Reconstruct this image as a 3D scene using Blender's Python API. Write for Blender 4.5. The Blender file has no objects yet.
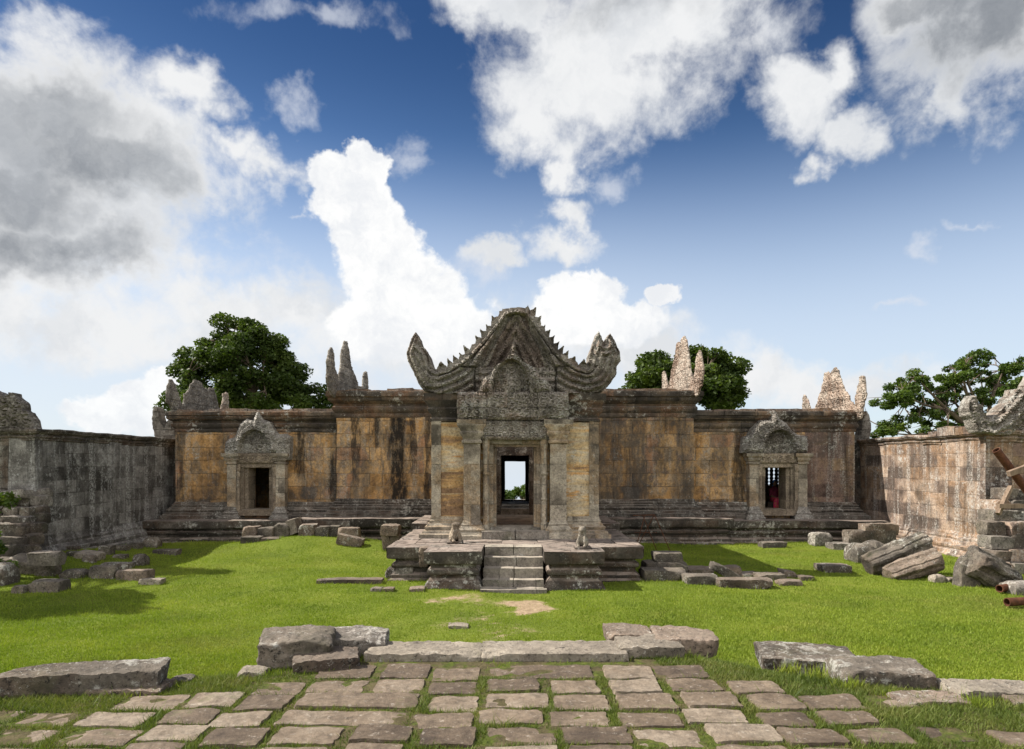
import bpy, bmesh, math, random
import numpy as np
from mathutils import Vector, Matrix, noise as mn

SC = bpy.context.scene
COL = SC.collection
R = math.radians
F, CX, HY, H = 683.0, 515.0, 463.0, 2.9          # focal length (px), principal axis, horizon row, eye height

# ------------------------------------------------------------------ camera, sky, sun, exposure
cam_d = bpy.data.cameras.new('camera')
cam_d.sensor_width = 36.0
cam_d.lens = F / 1024.0 * 36.0
cam_d.shift_y = 0.0864
cam_d.shift_x = -0.003
cam_d.clip_start = 0.1
cam_d.clip_end = 9000.0
cam = bpy.data.objects.new('camera', cam_d)
COL.objects.link(cam)
cam.location = (0, 0, H)
cam.rotation_euler = (R(90), 0, 0)
SC.camera = cam

SUN_EL, SUN_AZ = 45.0, (-0.975, 0.22)             # sun stands on the left, a touch behind the facade
sdir = Vector((SUN_AZ[0] * math.cos(R(SUN_EL)), SUN_AZ[1] * math.cos(R(SUN_EL)), math.sin(R(SUN_EL)))).normalized()
sun_d = bpy.data.lights.new('sun', 'SUN')
sun_d.energy = 5.0
sun_d.angle = R(0.5)
sun_d.color = (1.0, 0.93, 0.82)
sun = bpy.data.objects.new('sun', sun_d)
COL.objects.link(sun)
sun.rotation_euler = sdir.to_track_quat('Z', 'Y').to_euler()
sun.location = (-30, 20, 40)

SC.view_settings.view_transform = 'Standard'
SC.view_settings.look = 'None'
SC.view_settings.gamma = 1.0
SC.view_settings.exposure = 0.95
SKY_STRENGTH = 0.09


class NT:
    """tiny node-tree writer"""
    def __init__(s, tree):
        s.t = tree
        tree.nodes.clear()

    def n(s, typ, ins=None, **props):
        nd = s.t.nodes.new(typ)
        for k, v in props.items():
            setattr(nd, k, v)
        for k, v in (ins or {}).items():
            sk = nd.inputs[k]
            if isinstance(v, bpy.types.NodeSocket):
                s.t.links.new(v, sk)
            else:
                sk.default_value = v
        return nd

    def math(s, op, a, b=None, c=None, clamp=False):
        ins = {0: a}
        if b is not None: ins[1] = b
        if c is not None: ins[2] = c
        return s.n('ShaderNodeMath', ins, operation=op, use_clamp=clamp).outputs[0]

    def vmath(s, op, a, b=None):
        ins = {0: a}
        if b is not None: ins[1] = b
        nd = s.n('ShaderNodeVectorMath', ins, operation=op)
        return nd.outputs['Value'] if op in ('LENGTH', 'DOT_PRODUCT') else nd.outputs[0]

    def scale(s, v, f):
        return s.n('ShaderNodeVectorMath', {0: v, 3: f}, operation='SCALE').outputs[0]

    def noise(s, vec, scale, detail=4, rough=0.55, color=False, dist=0.0):
        nd = s.n('ShaderNodeTexNoise', {'Vector': vec, 'Scale': scale, 'Detail': detail, 'Roughness': rough, 'Distortion': dist})
        return nd.outputs['Color'] if color else nd.outputs[0]

    def ramp(s, fac, stops, interp='LINEAR'):
        nd = s.n('ShaderNodeValToRGB', {0: fac})
        cr = nd.color_ramp
        cr.interpolation = interp
        while len(cr.elements) < len(stops):
            cr.elements.new(0.5)
        for e, (p, c) in zip(cr.elements, stops):
            e.position = p
            e.color = (c, c, c, 1) if isinstance(c, (int, float)) else (*c, 1)
        return nd.outputs[0]

    def smooth(s, x, lo, hi):
        return s.n('ShaderNodeMapRange', {0: x, 1: lo, 2: hi, 3: 0.0, 4: 1.0}, interpolation_type='SMOOTHSTEP').outputs[0]

    def mix(s, fac, a, b, blend='MIX'):
        def c4(v): return v if isinstance(v, bpy.types.NodeSocket) else (*v, 1) if isinstance(v, tuple) else (v, v, v, 1)
        nd = s.n('ShaderNodeMix', {0: fac, 6: c4(a), 7: c4(b)}, data_type='RGBA', blend_type=blend)
        return nd.outputs[2]

    def mixf(s, fac, a, b):
        return s.n('ShaderNodeMix', {0: fac, 2: a, 3: b}, data_type='FLOAT').outputs[0]

    def mapping(s, vec, scale=(1, 1, 1), loc=(0, 0, 0), rot=(0, 0, 0), typ='POINT'):
        return s.n('ShaderNodeMapping', {0: vec, 'Location': loc, 'Rotation': rot, 'Scale': scale}, vector_type=typ).outputs[0]


def pdir(px, py):
    return Vector(((px - CX) / F, 1.0, (HY - py) / F)).normalized()


def build_world():
    w = bpy.data.worlds.new('World')
    SC.world = w
    w.use_nodes = True
    g = NT(w.node_tree)
    d = g.n('ShaderNodeTexCoord').outputs['Generated']
    sky = g.n('ShaderNodeTexSky', sky_type='NISHITA', sun_disc=False, sun_elevation=R(SUN_EL),
              sun_rotation=math.atan2(sdir.x, sdir.y), altitude=500.0, air_density=1.0, dust_density=0.6, ozone_density=2.2).outputs[0]
    sep = g.n('ShaderNodeSeparateXYZ', {0: d})
    el = sep.outputs[2]
    # below the horizon line the cliff falls to a plain lost in pale air
    sky = g.mix(g.smooth(el, 0.03, -0.03), sky, (3.9, 4.5, 5.1))
    sky = g.mix(1.0, sky, g.mix(g.smooth(el, 0.12, 0.56), (0.86, 0.98, 1.04), SKY_TINT), 'MULTIPLY')

    w1 = g.vmath('SUBTRACT', g.noise(d, 5.0, 3, 0.5, True), (0.5, 0.5, 0.5))
    w2 = g.vmath('SUBTRACT', g.noise(d, 17.0, 4, 0.6, True), (0.5, 0.5, 0.5))
    w3 = g.vmath('SUBTRACT', g.noise(d, 44.0, 4, 0.6, True), (0.5, 0.5, 0.5))
    dA = g.vmath('ADD', d, g.vmath('ADD', g.scale(w1, 0.10), g.vmath('ADD', g.scale(w2, 0.075), g.scale(w3, 0.028))))
    dB = g.vmath('ADD', d, g.vmath('ADD', g.scale(w1, 0.03), g.vmath('ADD', g.scale(w2, 0.045), g.scale(w3, 0.022))))
    fine = g.noise(d, 13.0, 9, 0.62, dist=0.2)
    fineB = g.noise(d, 26.0, 8, 0.58)

    def field(vec, blobs):
        acc = None
        for b in blobs:
            px, py, rx, ry = b[:4]
            rot = R(b[4]) if len(b) > 4 else 0.0
            wt = b[5] if len(b) > 5 else 1.0
            c = pdir(px, py)
            ax = pdir(px + rx * math.cos(rot), py + rx * math.sin(rot)) - c
            ay = pdir(px - ry * math.sin(rot), py + ry * math.cos(rot)) - c
            sa, sb = ax.length, ay.length
            n = c.copy()
            e1 = (ax - n * ax.dot(n)).normalized()
            e2 = n.cross(e1)
            m = Matrix((e1, e2, n)).transposed()
            p = g.mapping(vec, (sa, sb, 0.35), c, m.to_euler(), 'TEXTURE')
            v = g.math('SUBTRACT', 1.0, g.vmath('LENGTH', p))
            if wt != 1.0: v = g.math('ADD', v, wt - 1.0)
            acc = v if acc is None else g.math('SMOOTH_MAX', acc, v, 0.09)
        return acc

    A = CLOUD_A; B = CLOUD_B; Wp = CLOUD_W; G = CLOUD_G
    # thin veil towards the horizon
    veil_n = g.noise(g.vmath('ADD', g.mapping(d, (2.2, 2.2, 7.0)), g.scale(w1, 0.5)), 2.3, 7, 0.6)
    veil = g.math('MULTIPLY', g.smooth(el, 0.40, 0.05), g.smooth(veil_n, 0.30, 0.66))
    lowband = g.math('MULTIPLY', g.smooth(el, 0.44, 0.12), 0.88)
    veil = g.math('MAXIMUM', g.math('MULTIPLY', veil, 0.95), lowband)
    veil = g.math('MULTIPLY', veil, g.mixf(g.smooth(sep.outputs[0], -0.05, 0.4), 1.0, 0.80))
    col = g.mix(veil, sky, VEIL_COL)
    # wisps
    wis = g.math('ADD', field(dA, Wp), g.math('MULTIPLY', g.math('SUBTRACT', fine, 0.5), 3.0))
    col = g.mix(g.math('MULTIPLY', g.smooth(wis, 0.15, 1.25), 0.6), col, (4.3, 4.5, 4.9))
    # big soft clouds
    fa = field(dA, A)
    den = g.math('ADD', fa, g.math('MULTIPLY', g.math('SUBTRACT', fine, 0.52), 2.0))
    cov = g.smooth(den, -0.20, 0.66)
    gs = field(dA, G)
    gsh = g.math('ADD', gs, g.math('MULTIPLY', g.math('SUBTRACT', fine, 0.5), 0.75))
    shade = g.math('MULTIPLY', g.math('MULTIPLY', g.smooth(gsh, -0.45, 0.75), g.smooth(den, 0.05, 0.95)), g.mixf(g.smooth(g.noise(dA, 7.0, 8, 0.62), 0.3, 0.7), 0.55, 1.0), clamp=True)
    body = g.mix(g.math('MULTIPLY', g.smooth(g.noise(dA, 8.0, 6, 0.6), 0.42, 0.66), 0.38), CLOUD_LIT, (3.1, 3.35, 3.7))
    ca = g.mix(shade, body, CLOUD_GREY)
    col = g.mix(cov, col, ca)
    # crisp sunlit cumulus
    fb = field(dB, B)
    denb = g.math('ADD', fb, g.math('MULTIPLY', g.math('SUBTRACT', fineB, 0.5), 0.75))
    covb = g.smooth(denb, -0.02, 0.20)
    low = g.smooth(el, 0.02, 0.2)
    cb = g.mix(g.math('MULTIPLY', g.smooth(g.noise(dB, 11.0, 8, 0.66), 0.40, 0.66), 0.62), (5.9, 5.9, 5.85), (4.2, 4.4, 4.75))
    covb = g.math('MULTIPLY', covb, g.mixf(low, 0.85, 1.0))
    col = g.mix(covb, col, cb)
    # added unseen fill: bright cloud put behind the viewer to light the facade
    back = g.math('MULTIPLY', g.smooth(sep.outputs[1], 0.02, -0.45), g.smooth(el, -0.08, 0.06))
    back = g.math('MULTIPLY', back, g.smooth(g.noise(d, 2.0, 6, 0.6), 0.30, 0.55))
    col = g.mix(back, col, FILL_CLOUD)
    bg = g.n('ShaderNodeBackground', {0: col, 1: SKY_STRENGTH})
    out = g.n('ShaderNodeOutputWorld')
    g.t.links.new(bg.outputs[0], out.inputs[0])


SKY_TINT = (0.15, 0.25, 0.37)
VEIL_COL = (4.3, 4.6, 5.0)
CLOUD_LIT = (5.1, 5.15, 5.2)
CLOUD_GREY = (1.5, 1.63, 1.82)
CLOUD_A = [(5, 128, 140, 98, 0, 1.35), (110, 150, 120, 75, 10, 1.3), (195, 100, 54, 46), (60, 215, 145, 90, 0, 1.3), (10, 270, 125, 60, 0, 1.2), (150, 195, 56, 60),
           (268, 165, 42, 34, 0, 0.9), (235, 150, 45, 30, 0, 0.85),
           (515, 5, 80, 36), (640, 30, 135, 70, 0, 1.25), (692, 32, 50, 48), (600, 85, 110, 70, 0, 1.2), (560, 130, 68, 45), (572, 165, 32, 26),
           (805, 98, 56, 46), (838, 68, 36, 46), (850, 140, 34, 34), (812, 168, 26, 22, 0, 0.8),
           (985, 15, 110, 90, 0, 1.25), (925, 5, 70, 50, 0, 1.1), (950, 95, 38, 42),
           (570, 213, 24, 22), (562, 240, 46, 20), (497, 250, 36, 16, 0, 0.85), (430, 345, 170, 60, 0, 0.95), (640, 350, 140, 42, 0, 0.8), (70, 320, 190, 50, 0, 1.0), (230, 315, 170, 45, -4, 0.95), (820, 375, 210, 34, 2, 0.85)]
CLOUD_G = [(90, 165, 110, 42, 8), (30, 255, 120, 36), (40, 120, 110, 60), (990, 25, 110, 70), (925, 0, 70, 36), (640, -20, 150, 50, 0, 0.7), (20, 200, 70, 40)]
CLOUD_B = [(338, 178, 36, 30), (364, 160, 26, 26), (350, 205, 46, 42), (370, 238, 48, 50), (388, 272, 50, 50), (415, 302, 58, 48), (448, 328, 60, 42), (385, 330, 60, 40),
           (580, 292, 44, 28), (600, 322, 70, 26), (662, 296, 22, 13), (565, 318, 40, 30), (140, 405, 58, 30), (105, 412, 40, 22), (168, 385, 30, 22)]
CLOUD_W = [(60, 8, 100, 24), (320, 18, 130, 24), (930, 235, 18, 20), (980, 207, 40, 10), (292, 112, 36, 22), (900, 297, 45, 8), (212, 214, 18, 9),
           (296, 229, 12, 7), (120, 300, 160, 40), (230, 270, 120, 35), (360, 390, 160, 45), (800, 380, 150, 30), (620, 185, 30, 22), (395, 155, 30, 30), (480, 265, 40, 20), (770, 30, 40, 30)]
FILL_CLOUD = (11.0, 10.6, 10.0)
build_world()

# ------------------------------------------------------------------ mesh helpers
OFF = {}


def PX(px, Y): return (px - CX) * Y / F
def PZ(py, Y): return H - (py - HY) * Y / F


def tag(o, label=None, cat=None, group=None, kind=None):
    if label: o['label'] = label
    if cat: o['category'] = cat
    if group: o['group'] = group
    if kind: o['kind'] = kind
    return o


def empty(name, loc, label, cat, group=None):
    o = bpy.data.objects.new(name, None)
    o.empty_display_size = 0.3
    COL.objects.link(o)
    o.location = loc
    OFF[o.name] = Vector(loc)
    return tag(o, label, cat, group)


def nv(p, f, seed=0.0):
    return mn.noise_vector(Vector((p[0] * f + seed, p[1] * f - seed * 0.7, p[2] * f + seed * 1.3)))


class MB:
    def __init__(s):
        s.v = []
        s.f = []

    def add(s, verts, faces):
        b = len(s.v)
        s.v.extend(verts)
        s.f.extend([tuple(i + b for i in f) for f in faces])

    def box(s, x0, x1, y0, y1, z0, z1, seg=0.35):
        n = [max(1, int(math.ceil((b - a) / seg))) for a, b in ((x0, x1), (y0, y1), (z0, z1))]
        idx = {}; vs = []; fs = []
        def vi(i, j, k):
            key = (i, j, k)
            if key not in idx:
                idx[key] = len(vs)
                vs.append((x0 + (x1 - x0) * i / n[0], y0 + (y1 - y0) * j / n[1], z0 + (z1 - z0) * k / n[2]))
            return idx[key]
        for k in (0, n[2]):
            for i in range(n[0]):
                for j in range(n[1]):
                    fs.append((vi(i, j, k), vi(i + 1, j, k), vi(i + 1, j + 1, k), vi(i, j + 1, k)))
        for j in (0, n[1]):
            for i in range(n[0]):
                for k in range(n[2]):
                    fs.append((vi(i, j, k), vi(i + 1, j, k), vi(i + 1, j, k + 1), vi(i, j, k + 1)))
        for i in (0, n[0]):
            for j in range(n[1]):
                for k in range(n[2]):
                    fs.append((vi(i, j, k), vi(i, j + 1, k), vi(i, j + 1, k + 1), vi(i, j, k + 1)))
        s.add(vs, fs)
        return s

    def tube(s, pts, radii, n=8, cap=True):
        vs = []; fs = []
        pts = [Vector(p) for p in pts]
        up = Vector((0.31, 0.17, 0.93))
        for i, p in enumerate(pts):
            t = (pts[min(i + 1, len(pts) - 1)] - pts[max(i - 1, 0)]).normalized()
            a = t.cross(up)
            if a.length < 0.05: a = t.cross(Vector((1, 0, 0)))
            a.normalize(); b = t.cross(a)
            for k in range(n):
                th = 2 * math.pi * k / n
                vs.append(tuple(p + (a * math.cos(th) + b * math.sin(th)) * radii[i]))
        for i in range(len(pts) - 1):
            for k in range(n):
                fs.append((i * n + k, i * n + (k + 1) % n, (i + 1) * n + (k + 1) % n, (i + 1) * n + k))
        if cap:
            fs.append(tuple(range(n))[::-1]); fs.append(tuple((len(pts) - 1) * n + k for k in range(n)))
        s.add(vs, fs)
        return s

    def lathe(s, cx, cy, prof, n=10):
        return s.tube([(cx, cy, z) for r, z in prof], [max(r, 0.002) for r, z in prof], n)

    def ellipsoid(s, c, r, n=12, m=8, rot=None):
        vs = []; fs = []
        for j in range(m + 1):
            ph = math.pi * j / m
            for i in range(n):
                th = 2 * math.pi * i / n
                p = Vector((r[0] * math.sin(ph) * math.cos(th), r[1] * math.sin(ph) * math.sin(th), r[2] * math.cos(ph)))
                if rot is not None: p = rot @ p
                vs.append((c[0] + p.x, c[1] + p.y, c[2] + p.z))
        for j in range(m):
            for i in range(n):
                fs.append((j * n + i, j * n + (i + 1) % n, (j + 1) * n + (i + 1) % n, (j + 1) * n + i))
        s.add(vs, fs)
        return s

    def moulding(s, pts, prof, z0, hgt, dep, back=0.35, block=1.1, seg=0.25, jit=0.012, seed=1):
        """profile (out, height) swept along a ground line in separate blocks; the outside is on the right of travel"""
        rnd = random.Random(seed)
        pr = [(o * dep, z0 + z * hgt) for o, z in prof]
        q = [pr[0]]
        for a, b in zip(pr, pr[1:]):
            L = math.hypot(a[0] - b[0], a[1] - b[1])
            k = max(1, int(L / 0.13))
            for i in range(1, k + 1):
                q.append((a[0] + (b[0] - a[0]) * i / k, a[1] + (b[1] - a[1]) * i / k))
        prof2 = q + [(-back, q[-1][1]), (-back, q[0][1])]
        m = len(prof2)
        P = [Vector(p) for p in pts]
        dirs = [(P[i + 1] - P[i]).normalized() for i in range(len(P) - 1)]
        ks = [0.0]
        for a, b in zip(dirs, dirs[1:]):
            ang = math.atan2(a.x * b.y - a.y * b.x, a.dot(b))
            ks.append(math.tan(ang / 2))
        ks.append(0.0)
        for i, d in enumerate(dirs):
            L = (P[i + 1] - P[i]).length
            nb = max(1, int(round(L / block)))
            cuts = [0.0] + [L * (j + rnd.uniform(-0.2, 0.2)) / nb for j in range(1, nb)] + [L]
            out = Vector((d.y, -d.x))
            for j in range(nb):
                a, b = cuts[j], cuts[j + 1]
                jo, jz = rnd.uniform(-jit, jit), rnd.uniform(-jit, jit) * 0.5
                ns = max(1, int((b - a) / seg))
                vs = []; fs = []
                for r in range(ns + 1):
                    f = r / ns
                    for o, z in prof2:
                        ta = a + (-ks[i] * o if j == 0 else 0.004)
                        tb = b + (ks[i + 1] * o if j == nb - 1 else -0.004)
                        t = ta + (tb - ta) * f
                        w = P[i] + d * t + out * (o + (jo if o > -back else 0))
                        vs.append((w.x, w.y, z + jz))
                for r in range(ns):
                    for k in range(m):
                        fs.append((r * m + k, r * m + (k + 1) % m, (r + 1) * m + (k + 1) % m, (r + 1) * m + k))
                fs.append(tuple(range(m))); fs.append(tuple(ns * m + k for k in range(m))[::-1])
                s.add(vs, fs)
        return s

    def relief(s, outline, res, hfn, thick, mp, lens=None):
        """a carved slab: the outline filled with a fine grid whose front follows hfn(u, v, dist to edge)"""
        ol = np.array(outline, float)
        u0, v0 = ol.min(0) - res; u1, v1 = ol.max(0) + res
        nu, nvv = int((u1 - u0) / res) + 1, int((v1 - v0) / res) + 1
        us = u0 + np.arange(nu + 1) * res; vs_ = v0 + np.arange(nvv + 1) * res
        a = ol; b = np.roll(ol, -1, 0)
        cu, cv = np.meshgrid(us[:-1] + res / 2, vs_[:-1] + res / 2, indexing='ij')
        ins = np.zeros(cu.shape, bool)
        for (ax, ay), (bx, by) in zip(a, b):
            if ay == by: continue
            c = ((ay > cv) != (by > cv)) & (cu < (bx - ax) * (cv - ay) / (by - ay) + ax)
            ins ^= c
        cnt = np.zeros((nu + 1, nvv + 1), int)
        cnt[:-1, :-1] += ins; cnt[1:, :-1] += ins; cnt[:-1, 1:] += ins; cnt[1:, 1:] += ins
        gu, gv = np.meshgrid(us, vs_, indexing='ij')
        sel = cnt > 0
        pu, pv = gu[sel], gv[sel]
        best = np.full(pu.shape, 1e9); bu = pu.copy(); bv = pv.copy()
        for (ax, ay), (bx, by) in zip(a, b):
            dx, dy = bx - ax, by - ay
            L2 = dx * dx + dy * dy + 1e-12
            t = np.clip(((pu - ax) * dx + (pv - ay) * dy) / L2, 0, 1)
            qx, qy = ax + t * dx, ay + t * dy
            dd = np.hypot(pu - qx, pv - qy)
            mk = dd < best
            best[mk] = dd[mk]; bu[mk] = qx[mk]; bv[mk] = qy[mk]
        edge = (cnt[sel] < 4)
        pu = np.where(edge, bu, pu); pv = np.where(edge, bv, pv)
        dist = np.where(edge, 0.0, best)
        h = hfn(pu, pv, dist)
        ids = np.full((nu + 1, nvv + 1), -1); ids[sel] = np.arange(sel.sum())
        N = int(sel.sum())
        front = [mp(x, y, w) for x, y, w in zip(pu, pv, h)]
        tb = lens(dist) if lens else np.full(pu.shape, thick)
        back = [mp(x, y, -t) for x, y, t in zip(pu, pv, tb)]
        fs = []; ed = {}
        for i, j in zip(*np.nonzero(ins)):
            q = (int(ids[i, j]), int(ids[i + 1, j]), int(ids[i + 1, j + 1]), int(ids[i, j + 1]))
            fs.append(q); fs.append(tuple(k + N for k in q[::-1]))
            for e in zip(q, q[1:] + q[:1]):
                if (e[1], e[0]) in ed: del ed[(e[1], e[0])]
                else: ed[e] = 1
        for x, y in ed:
            fs.append((y, x, x + N, y + N))
        s.add(front + back, fs)
        return s

    def erode(s, amp=0.012, f=2.2, amp2=0.006, f2=8.0, seed=0.0):
        out = []
        for p in s.v:
            n1 = nv(p, f, seed); n2 = nv(p, f2, seed + 3.1)
            out.append((p[0] + n1[0] * amp + n2[0] * amp2, p[1] + n1[1] * amp + n2[1] * amp2, p[2] + n1[2] * amp + n2[2] * amp2))
        s.v = out
        return s

    def build(s, name, mat, parent=None, angle=40, loc=None, recalc=True, smooth=True):
        me = bpy.data.meshes.new(name)
        off = OFF[parent.name] if parent is not None else Vector(loc or (0, 0, 0))
        me.from_pydata([(p[0] - off.x, p[1] - off.y, p[2] - off.z) for p in s.v], [], s.f)
        if recalc:
            bm = bmesh.new(); bm.from_mesh(me)
            bmesh.ops.recalc_face_normals(bm, faces=bm.faces)
            bm.to_mesh(me); bm.free()
        if smooth:
            me.polygons.foreach_set('use_smooth', [True] * len(me.polygons))
            me.set_sharp_from_angle(angle=R(angle))
        me.materials.append(mat)
        o = bpy.data.objects.new(name, me)
        COL.objects.link(o)
        if parent is not None:
            o.parent = parent
        else:
            o.location = off
        OFF[o.name] = off
        return o


def tri_mesh(name, V, Fc, mat, attrs=None):
    """large meshes from arrays: V (n,3), Fc (m,k)"""
    me = bpy.data.meshes.new(name)
    k = Fc.shape[1]
    me.vertices.add(len(V)); me.vertices.foreach_set('co', V.astype(np.float32).ravel())
    me.loops.add(Fc.size); me.loops.foreach_set('vertex_index', Fc.astype(np.int32).ravel())
    me.polygons.add(len(Fc))
    me.polygons.foreach_set('loop_start', (np.arange(len(Fc)) * k).astype(np.int32))
    me.polygons.foreach_set('loop_total', np.full(len(Fc), k, np.int32))
    for an, arr in (attrs or {}).items():
        at = me.attributes.new(an, 'FLOAT', 'POINT')
        at.data.foreach_set('value', arr.astype(np.float32))
    me.update(calc_edges=True)
    me.materials.append(mat)
    o = bpy.data.objects.new(name, me)
    COL.objects.link(o)
    return o


# ------------------------------------------------------------------ materials
def stone(name, cols, grime=0.5, streak=0.0, lichen=0.3, wstreak=0.0, joints=(1.0, 0.42), jdark=0.6, carve=0.0, dust=(0.33, 0.285, 0.25), dustamt=0.35,
          blockvar=0.5, moss=0.0, bump=0.5, base_scale=0.55, band=0.0, lich_col=(0.46, 0.45, 0.41), dark=(0.022, 0.02, 0.018), lscale=7.0, vstretch=1.0, speck=0.55, stains=(), seed=0.0):
    m = bpy.data.materials.new(name)
    m.use_nodes = True
    g = NT(m.node_tree)
    geo = g.n('ShaderNodeNewGeometry')
    P = g.vmath('ADD', geo.outputs['Position'], (seed, seed * 0.37, seed * 0.11))
    tn = g.n('ShaderNodeSeparateXYZ', {0: geo.outputs['True Normal']})
    sp = g.n('ShaderNodeSeparateXYZ', {0: P})
    nx = g.math('GREATER_THAN', g.math('ABSOLUTE', tn.outputs[0]), 0.72)
    nz = g.math('GREATER_THAN', g.math('ABSOLUTE', tn.outputs[2]), 0.72)
    wob = g.vmath('SUBTRACT', g.noise(P, 1.3, 2, 0.5, True), (0.5, 0.5, 0.5))
    u = g.mixf(nx, sp.outputs[0], sp.outputs[1])
    v = g.mixf(nz, sp.outputs[2], sp.outputs[1])
    uv = g.n('ShaderNodeCombineXYZ', {0: u, 1: v, 2: 0.0}).outputs[0]
    uv = g.vmath('ADD', uv, g.scale(wob, 0.06))
    br = g.n('ShaderNodeTexBrick', {'Vector': uv, 'Color1': (0, 0, 0, 1), 'Color2': (1, 1, 1, 1), 'Mortar': (0.5, 0.5, 0.5, 1), 'Scale': 1.0,
                                    'Mortar Size': 0.016, 'Mortar Smooth': 0.35, 'Bias': 0.0, 'Brick Width': joints[0], 'Row Height': joints[1]}, offset=0.43, squash=1.0)
    brnd, bfac = br.outputs[0], br.outputs[1]
    brnd = g.n('ShaderNodeSeparateColor', {0: brnd}).outputs[0]
    n0 = g.noise(g.mapping(P, (1.0, 1.0, vstretch)), base_scale, 7, 0.64)
    if band:
        n0 = g.mixf(band, n0, g.noise(g.mapping(P, (0.5, 0.5, 3.2)), 1.2, 6, 0.6, dist=0.4))
    sel = g.math('ADD', n0, g.math('MULTIPLY', g.math('SUBTRACT', brnd, 0.5), 0.34 * blockvar))
    sel = g.math('MULTIPLY_ADD', g.math('SUBTRACT', sel, 0.5), 1.75, 0.5)
    k = len(cols)
    col = g.ramp(sel, [(0.22 + 0.56 * i / max(1, k - 1), c) for i, c in enumerate(cols)])
    col = g.mix(1.0, col, g.ramp(brnd, [(0.0, 1 - 0.35 * blockvar), (1.0, 1 + 0.25 * blockvar)]), 'MULTIPLY')
    n_med = g.noise(P, 3.2, 8, 0.68)
    col = g.mix(0.75, col, g.ramp(n_med, [(0.25, 0.34), (0.5, 1.0), (0.75, 1.5)]), 'MULTIPLY')
    col = g.mix(0.8, col, g.ramp(g.noise(P, 15.0, 7, 0.75), [(0.28, 0.40), (0.5, 1.0), (0.72, 1.45)]), 'MULTIPLY')
    # weather films: dark algae, running stains, pale lichen
    g1 = g.noise(P, 0.9, 9, 0.72)
    col = g.mix(g.math('MULTIPLY', g.smooth(g1, 0.60 - 0.28 * grime, 0.74 - 0.18 * grime), min(0.92, 0.35 + 0.6 * grime)), col,
                g.mix(g.noise(P, 6, 5, 0.7), dark, tuple(c * 3.2 for c in dark)))
    if streak:
        s1 = g.noise(g.mapping(P, (1.15, 1.15, 0.10)), 1.0, 5, 0.62)
        s2 = g.noise(g.mapping(P, (6.0, 6.0, 0.5)), 1.0, 6, 0.7)
        ss = g.math('ADD', g.math('MULTIPLY', s1, 0.72), g.math('MULTIPLY', s2, 0.30))
        col = g.mix(g.math('MULTIPLY', g.smooth(ss, 0.575 - 0.05 * streak, 0.66), min(0.95, streak)), col, dark)
    if wstreak:
        s3 = g.noise(g.mapping(P, (3.4, 3.4, 0.22)), 1.0, 5, 0.7)
        s4 = g.noise(P, 16.0, 4, 0.75)
        fw = g.math('MULTIPLY', g.smooth(s3, 0.48, 0.62), g.smooth(s4, 0.42, 0.6))
        col = g.mix(g.math('MULTIPLY', fw, wstreak), col, lich_col)
    if lichen:
        l1 = g.noise(P, lscale, 7, 0.74)
        l2 = g.noise(P, 0.8, 4, 0.6)
        lf = g.math('ADD', l1, g.math('MULTIPLY', g.math('SUBTRACT', l2, 0.5), 0.7))
        lf = g.smooth(lf, 0.70 - 0.24 * lichen, 0.78 - 0.20 * lichen)
        col = g.mix(g.math('MULTIPLY', lf, 0.85), col, g.mix(g.noise(P, 30, 3, 0.7), tuple(c * 0.62 for c in lich_col), lich_col))
    if moss:
        mm = g.math('MULTIPLY', g.smooth(g.noise(P, 2.4, 7, 0.7), 0.50, 0.66), moss)
        col = g.mix(mm, col, (0.06, 0.075, 0.022))
    if stains:
        wx = g.math('ADD', sp.outputs[0], g.math('MULTIPLY', g.math('SUBTRACT', g.noise(g.mapping(P, (3.0, 3.0, 0.7)), 1.0, 5, 0.72), 0.5), 0.85))
        wz = g.math('ADD', sp.outputs[2], g.math('MULTIPLY', g.math('SUBTRACT', g.noise(g.mapping(P, (5.0, 5.0, 0.4)), 1.0, 5, 0.7), 0.5), 2.2))
        mott = g.ramp(g.noise(g.mapping(P, (3, 3, 1.2)), 2.0, 7, 0.72), [(0.32, 0.25), (0.52, 1.0)])
        for xc, hw, z0, z1, st, cc in stains:
            mk = g.math('MULTIPLY', g.smooth(g.math('ABSOLUTE', g.math('SUBTRACT', wx, xc)), hw * 1.35, hw * 0.55), g.math('MULTIPLY', g.smooth(wz, z0 - .25, z0 + .25), g.smooth(wz, z1 + .25, z1 - .25)))
            col = g.mix(g.math('MULTIPLY', g.math('MULTIPLY', mk, mott), st), col, cc)
    if speck:
        k1 = g.noise(P, 21.0, 6, 0.8)
        k2 = g.noise(g.vmath('ADD', P, (7.7, 3.1, 5.9)), 31.0, 5, 0.8)
        zone = g.noise(P, 1.6, 5, 0.65)
        col = g.mix(g.math('MULTIPLY', g.smooth(k1, 0.53, 0.63), min(1, speck * 1.1)), col, tuple(c * 0.9 for c in dark))
        wsp = g.math('MULTIPLY', g.smooth(k2, 0.57, 0.66), g.smooth(zone, 0.40, 0.60))
        col = g.mix(g.math('MULTIPLY', wsp, min(1, speck * 1.2)), col, lich_col)
    # dust and bare worn stone lies on upward faces
    up = g.smooth(tn.outputs[2], 0.55, 0.9)
    dn = g.smooth(g.noise(P, 2.0, 8, 0.72), 0.34, 0.6)
    col = g.mix(g.math('MULTIPLY', g.math('MULTIPLY', up, dn), dustamt), col, g.mix(g.noise(P, 22, 4, 0.7), tuple(c * 0.6 for c in dust), dust))
    jn = g.math('MULTIPLY', g.math('MULTIPLY', bfac, jdark), g.mixf(g.smooth(g.noise(P, 1.7, 5, 0.65), 0.42, 0.6), 0.15, 1.0))
    col = g.mix(jn, col, (0.018, 0.016, 0.013))
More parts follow.
